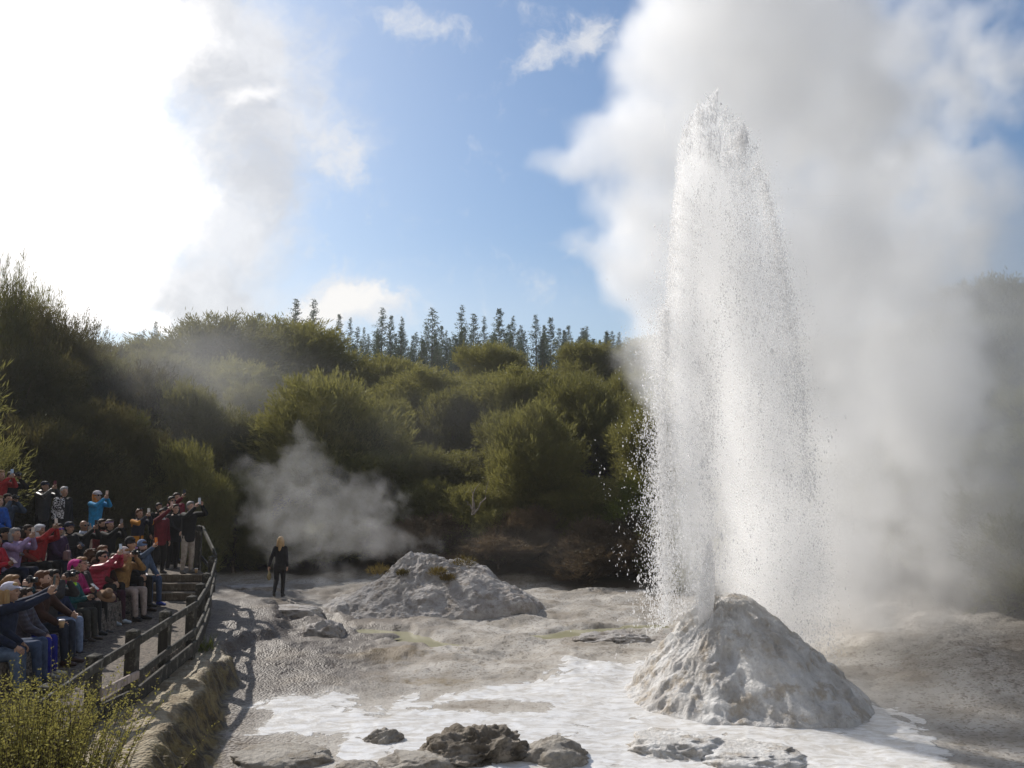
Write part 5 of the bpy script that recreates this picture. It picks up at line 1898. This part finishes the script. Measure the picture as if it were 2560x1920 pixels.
P_(477, 1266, 'man in a black fleece and cream trousers photographing beside the fence end', BLK, CRM, stand=1.06, s=1.0, tone=0, hair=('short', 'grey'), arms='wide', item=('phone', (.55, .58, .66), 'silver phone of the man in cream trousers'), shoe=(.16, .15, .14))
# second row
P_(13, 1335, 'man in a black cap and maroon polo shirt in the second row', (.20, .012, .03), BLK, sit=S2, tone=2, hat=('cap', (.02, .02, .022)), arms='chest', collar=NVY, item=('phone', (.10, .10, .11), 'dark phone held low by the man in the black cap'))
P_(39, 1336, 'grey-haired woman in a lilac sweater holding a phone up', (.40, .29, .50), NVY, sit=S2, tone=1, hair=('bob', 'grey'), arms='phone2', item=('phone', (.70, .58, .50), 'beige phone of the woman in lilac'), legkind='plain')
P_(71, 1327, 'woman in sunglasses and a rust red top in the second row', (.20, .03, .02), BLK, sit=S2, tone=2, hair=('bob', 'dark'), glasses='dark', arms='lap')
P_(101, 1327, 'person in a white hood and red jacket stretching a phone up', RED, BLK, sit=S2, tone=2, hair=('bald', None), hat=('hood', (.68, .68, .72)), arms='phonehi', item=('phone', (.70, .60, .52), 'pale phone stretched up by the white-hooded person'))
P_(146, 1324, 'woman with violet mirrored sunglasses and a plum jacket', (.055, .022, .065), NVY, sit=S2, tone=1, hair=('short', 'dark'), glasses='violet', arms='lap')
P_(174, 1319, 'man in a navy cap and black jacket holding a phone at chest height', BLK, BLK, sit=S2, tone=1, hat=('cap', (.016, .024, .06)), arms='chest', glasses='clear', item=('phone', (.03, .03, .033), 'black phone of the seated man in the navy cap'))
P_(210, 1315, 'balding man in sunglasses holding a black phone to his face', BLK, BLK, sit=S2, tone=2, hair=('bald', 'dark'), glasses='dark', arms='phone2', item=('phone', (.015, .015, .017), 'black phone before the balding man'), collar=(.55, .6, .75))
P_(256, 1311, 'bearded man with long dark hair and a red jacket', (.26, .016, .022), BLK, sit=S2, tone=1, hair=('bob', 'dark'), beard='dark', arms='lap', hood=True)
P_(275, 1312, 'person with a lilac headband and black jacket holding a grey phone', BLK, BLK, sit=S2, tone=1, hair=('short', 'dark'), hat=('band', (.38, .27, .46)), arms='phone2', item=('phone', (.22, .2, .21), 'grey phone of the person with the lilac headband'))
P_(-9, 1352, 'person in a crimson jacket at the picture edge holding a phone low', (.50, .018, .04), BLK, sit=1.42, tone=2, hair=('short', 'black'), arms='chest', item=('phone', (.6, .45, .42), 'pink phone held low at the picture edge'))
P_(52, 1362, 'person in a charcoal fleece half hidden behind the woman in lilac', CHA, NVY, sit=1.28, s=.92, tone=1, hair=('short', 'dark'), arms='lap')
# front rows
P_(205, 1410, 'woman with glasses and an olive headband behind the magenta hood', (.05, .035, .035), BLK, sit=S1, D=14.9, tone=0, hair=('short', 'fair'), hat=('band', (.16, .14, .10)), glasses='clear', arms='lap')
P_(232, 1391, 'curly-haired person in a dark maroon jacket aiming a camera', (.075, .014, .02), BLK, sit=S1, tone=0, hair=('curly', 'brown'), arms='cam', item=('camera', (.012, .012, .014), 'black camera of the curly-haired person'))
P_(256, 1393, 'woman in sunglasses and a crimson puffer jacket holding up a white phone', PNK, (.05, .014, .03), sit=S1, tone=0, hair=('short', 'black'), glasses='dark', kind='puffer', arms='phonehi', item=('phone', (.62, .70, .80), 'white phone of the woman in the crimson puffer'), shoe=(.5, .58, .66))
P_(287, 1397, 'child in a grey and red jacket holding a pink camera', (.07, .068, .072), BLK, sit=S1, s=.86, tone=1, hair=('bob', 'brown'), arms='cam', collar=RED, item=('camera', (.65, .04, .30), 'small pink camera held by the child'))
P_(312, 1387, 'woman in a cream beanie and tan coat aiming a camera', TAN, (.44, .36, .33), sit=S1, tone=1, hair=('bob', 'fair'), hat=('beanie', (.66, .55, .52)), arms='cam', item=('camera', (.012, .012, .014), 'black camera of the woman in the cream beanie'), shoe=(.015, .014, .014))
P_(330, 1376, 'person in a lilac cap and dark jacket behind the cream beanie', (.03, .034, .042), (.04, .05, .08), sit=S1, tone=1, hair=('short', 'dark'), hat=('cap', (.42, .24, .44)), arms='lap', shoe=(.05, .03, .02))
P_(357, 1367, 'smiling bearded man in a blue beanie and denim jacket with an orange camera', (.08, .12, .20), DEN, sit=S1 + .02, tone=0, hair=('short', 'brown'), beard='brown', hat=('beanie', (.17, .24, .40)), arms='one', item=('phone', (.75, .2, .02), 'small orange camera of the man in the blue beanie'), shoe=(.01, .05, .40))
P_(328, 1361, 'person in a black beanie hidden behind the lilac cap', BLK, BLK, sit=1.25, tone=1, hair=('short', 'black'), hat=('beanie', (.014, .014, .016)), arms='lap')
P_(258, 1379, 'auburn-haired person half hidden behind the woman in the crimson puffer', BRN, BLK, sit=1.22, s=.95, tone=1, hair=('short', 'auburn'), arms='lap')
P_(191, 1417, 'person in a magenta hooded jacket looking at a phone', (.38, .016, .13), (.02, .022, .026), sit=S1, s=.95, tone=2, hair=('long', 'black'), hat=('hood', (.60, .03, .26)), arms='chest', item=('phone', (.60, .56, .52), 'pale phone in the hands of the magenta-hooded person'))
P_(184, 1441, 'boy in a teal jacket with a neon green collar looking down', (.010, .085, .095), (.05, .05, .045), sit=S1, s=.84, tone=2, hair=('short', 'black'), arms='chest', collar=(.42, .85, .02), headup=-.25, shoe=(.06, .045, .035))
P_(133, 1444, 'dark-haired person in charcoal and pale jeans aiming a big camera', (.045, .042, .045), LJN, sit=S1, D=13.1, tone=2, hair=('short', 'black'), arms='cam', item=('camera', (.012, .012, .014), 'big black camera behind the bearded man'), shoe=(.03, .02, .016))
P_(108, 1448, 'bearded man in a dark brown jacket holding a coffee cup', BRN, (.025, .034, .06), sit=S1, tone=0, hair=('short', 'auburn'), beard='auburn', arms='cup', shoe=(.05, .018, .014), headyaw=6)
P_(31, 1459, 'woman with a fair ponytail behind the white cap', (.02, .06, .075), (.03, .045, .075), sit=S1, D=12.0, tone=0, hair=('pony', 'fair'), arms='cam', item=('camera', (.02, .02, .022), 'black camera of the woman with the ponytail'))
P_(27, 1480, 'woman in a white cap and navy jacket stretching both arms out with a phone', (.018, .026, .06), DEN, sit=S1, tone=1, hair=('loose', 'blond'), hat=('cap', (.70, .68, .80)), arms='reach', item=('phone', (.03, .06, .07), 'dark phone in the outstretched hands of the white-capped woman'))
P_(66, 1490, 'person in a plum padded coat and bright blue leggings', (.04, .03, .05), (.012, .018, .26), sit=S1 - .1, D=11.6, s=.9, tone=1, hair=('short', 'dark'), kind='puffer', arms='lap', shoe=(.5, .48, .46))
P_(152, 1462, 'small child in a blue jacket wedged between the bearded man and the boy', (.016, .03, .09), (.10, .075, .06), sit=S1, D=13.4, s=.74, tone=2, hair=('short', 'black'), arms='lap')
P_(-30, 1500, 'person in faded jeans at the lowest corner of the crowd', NVY, (.13, .18, .27), sit=S1, D=10.6, tone=1, hair=('short', 'dark'), arms='knees')
# the guide on the flat
WALK = P_(702, 1352, 'blond woman in black walking away across the bare flat', BLK, BLK, stand=.05, s=.97, face_cam=R(92), tone=0, hair=('loose', 'blond'), arms='down', stride=True, headup=.0, lean=.03, kind='tee', wid=.86, shoe=(.018, .017, .018))


def small_things():
    # paper cups
    def cup(loc, label, s=1.0):
        e = empty('paper_cup', loc)
        link('cup_wall', mesh_list('cup_wall', [loft_np([((0, 0, -.05), (1, 0, 0), (0, 1, 0), .030, .030), ((0, 0, .045), (1, 0, 0), (0, 1, 0), .042, .042)], 16)], cmat((.50, .32, .16), .6)), None, e)
        link('lid', mesh_list('lid', [loft_np([((0, 0, .0452), (1, 0, 0), (0, 1, 0), .046, .046), ((0, 0, .056), (1, 0, 0), (0, 1, 0), .044, .044), ((0, 0, .064), (1, 0, 0), (0, 1, 0), .036, .036)], 16)], cmat((.72, .66, .64), .4)), None, e)
        tag(e, label, 'paper cup')
    cup(at_d(154, 1560, 12.0), 'lidded paper coffee cup held on the knee by the bearded man')
    p = on_z(490, 1433, 1.06)
    cup(Vector((p.x, p.y, 1.115)), 'lidded paper cup standing on the landing by the fence')
    # felt hat on a lap
    e = empty('felt_hat', at_d(266, 1490, 14.4))
    e.rotation_euler = (.35, .45, .3)
    m = cmat((.16, .085, .04), .9)
    link('crown', mesh_list('crown', [loft_np([((0, 0, 0), (1, 0, 0), (0, 1, 0), .085, .10), ((0, 0, .06), (1, 0, 0), (0, 1, 0), .08, .095), ((0, 0, .11), (1, 0, 0), (0, 1, 0), .065, .085), ((0, 0, .10), (1, 0, 0), (0, 1, 0), .02, .05)], 16)], m), None, e)
    link('brim', mesh_list('brim', [loft_np([((0, 0, -.004), (1, 0, 0), (0, 1, 0), .16, .18), ((0, 0, .006), (1, 0, 0), (0, 1, 0), .16, .18)], 20)], m), None, e)
    tag(e, 'brown felt hat resting on a lap beside the boy in teal', 'hat')
    # handbag
    e = empty('handbag', at_d(167, 1388, 17.3), .3)
    bm = bmesh.new(); bm_box(bm, (0, 0, 0), (.10, .30, .19)); bevel_all(bm, .025)
    bm_obj('pouch', bm, cmat((.19, .10, .095), .5), e)
    link('strap', mesh_list('strap', [cap_np(a, .007, b_, .007, 5) for a, b_ in zip([(0, -.13, .09), (0, -.10, .22), (0, .10, .22)], [(0, -.10, .22), (0, .10, .22), (0, .13, .09)])], cmat((.10, .05, .045), .5)), None, e)
    tag(e, 'dusty pink handbag on the lap of the woman in plum', 'handbag')
    # booklet
    e = empty('booklet', at_d(361, 1443, 17.0), .5)
    bm = bmesh.new(); bm_box(bm, (0, 0, 0), (.16, .26, .006)); bevel_all(bm, .002)
    o = bm_obj('pages', bm, cmat((.55, .52, .56), .7), e)
    o.rotation_euler = (.3, -.5, 0)
    tag(e, 'pale folded booklet on the knees behind the cream beanie', 'booklet')
    # the guide's cloth bag
    w = WALK
    p = Matrix.Translation(w[2]) @ Matrix.Rotation(w[3], 4, 'Z') @ (w[1][1] * .97)
    rng = np.random.default_rng(3)
    bm = bmesh.new()
    bmesh.ops.create_icosphere(bm, subdivisions=3, radius=1)
    for v in bm.verts:
        n = float(fbm(v.co.x * 2 + 4, v.co.y * 2 + v.co.z * 2, 1.3, 3, 5)) - .5
        f = .5 + .5 * (-v.co.z)
        v.co = Vector((v.co.x * .05 * (.5 + f) * (1 + n), v.co.y * .06 * (.5 + f) * (1 + n), v.co.z * .14))
    o = bm_obj('cloth_bag', bm, cmat((.24, .19, .09), .8), None, True, p + Vector((0, 0, -.15)))
    tag(o, 'crumpled yellow cloth bag dangling from the hand of the walking woman', 'bag')


small_things()


def finish_people():
    bpy.context.view_layer.update()
    dg = bpy.context.evaluated_depsgraph_get()
    out = []
    for o, extra in REMESH:
        out.append((o, bpy.data.meshes.new_from_object(o.evaluated_get(dg)), extra))
    for o, me, extra in out:
        mat = o.data.materials[0]
        o.modifiers.clear()
        me.name = o.name
        if extra:
            V, F = join_np(extra)
            n = len(me.vertices)
            bm = bmesh.new(); bm.from_mesh(me)
            vs = [bm.verts.new(v) for v in V]
            for f in F:
                bm.faces.new([vs[i] for i in f])
            bmesh.ops.recalc_face_normals(bm, faces=bm.faces)
            bm.to_mesh(me); bm.free()
        me.polygons.foreach_set('use_smooth', np.ones(len(me.polygons), dtype=bool))
        if not me.materials:
            me.materials.append(mat)
        o.data = me


finish_people()


# ------------------------------------------------------------------ air
def build_haze():
    bm = bmesh.new()
    bm_box(bm, (0, 60, 14), (300, 290, 42))
    m, t, b = new_mat('haze')
    pv = t.nodes.new('ShaderNodeVolumePrincipled')
    pv.inputs['Density'].default_value = .00045
    pv.inputs['Color'].default_value = (.94, .96, 1, 1)
    pv.inputs['Anisotropy'].default_value = .3
    t.links.new(pv.outputs[0], b.out.inputs['Volume'])
    tag(bm_obj('haze', bm, m), 'thin pale haze hanging over the valley', kind='stuff')


build_haze()
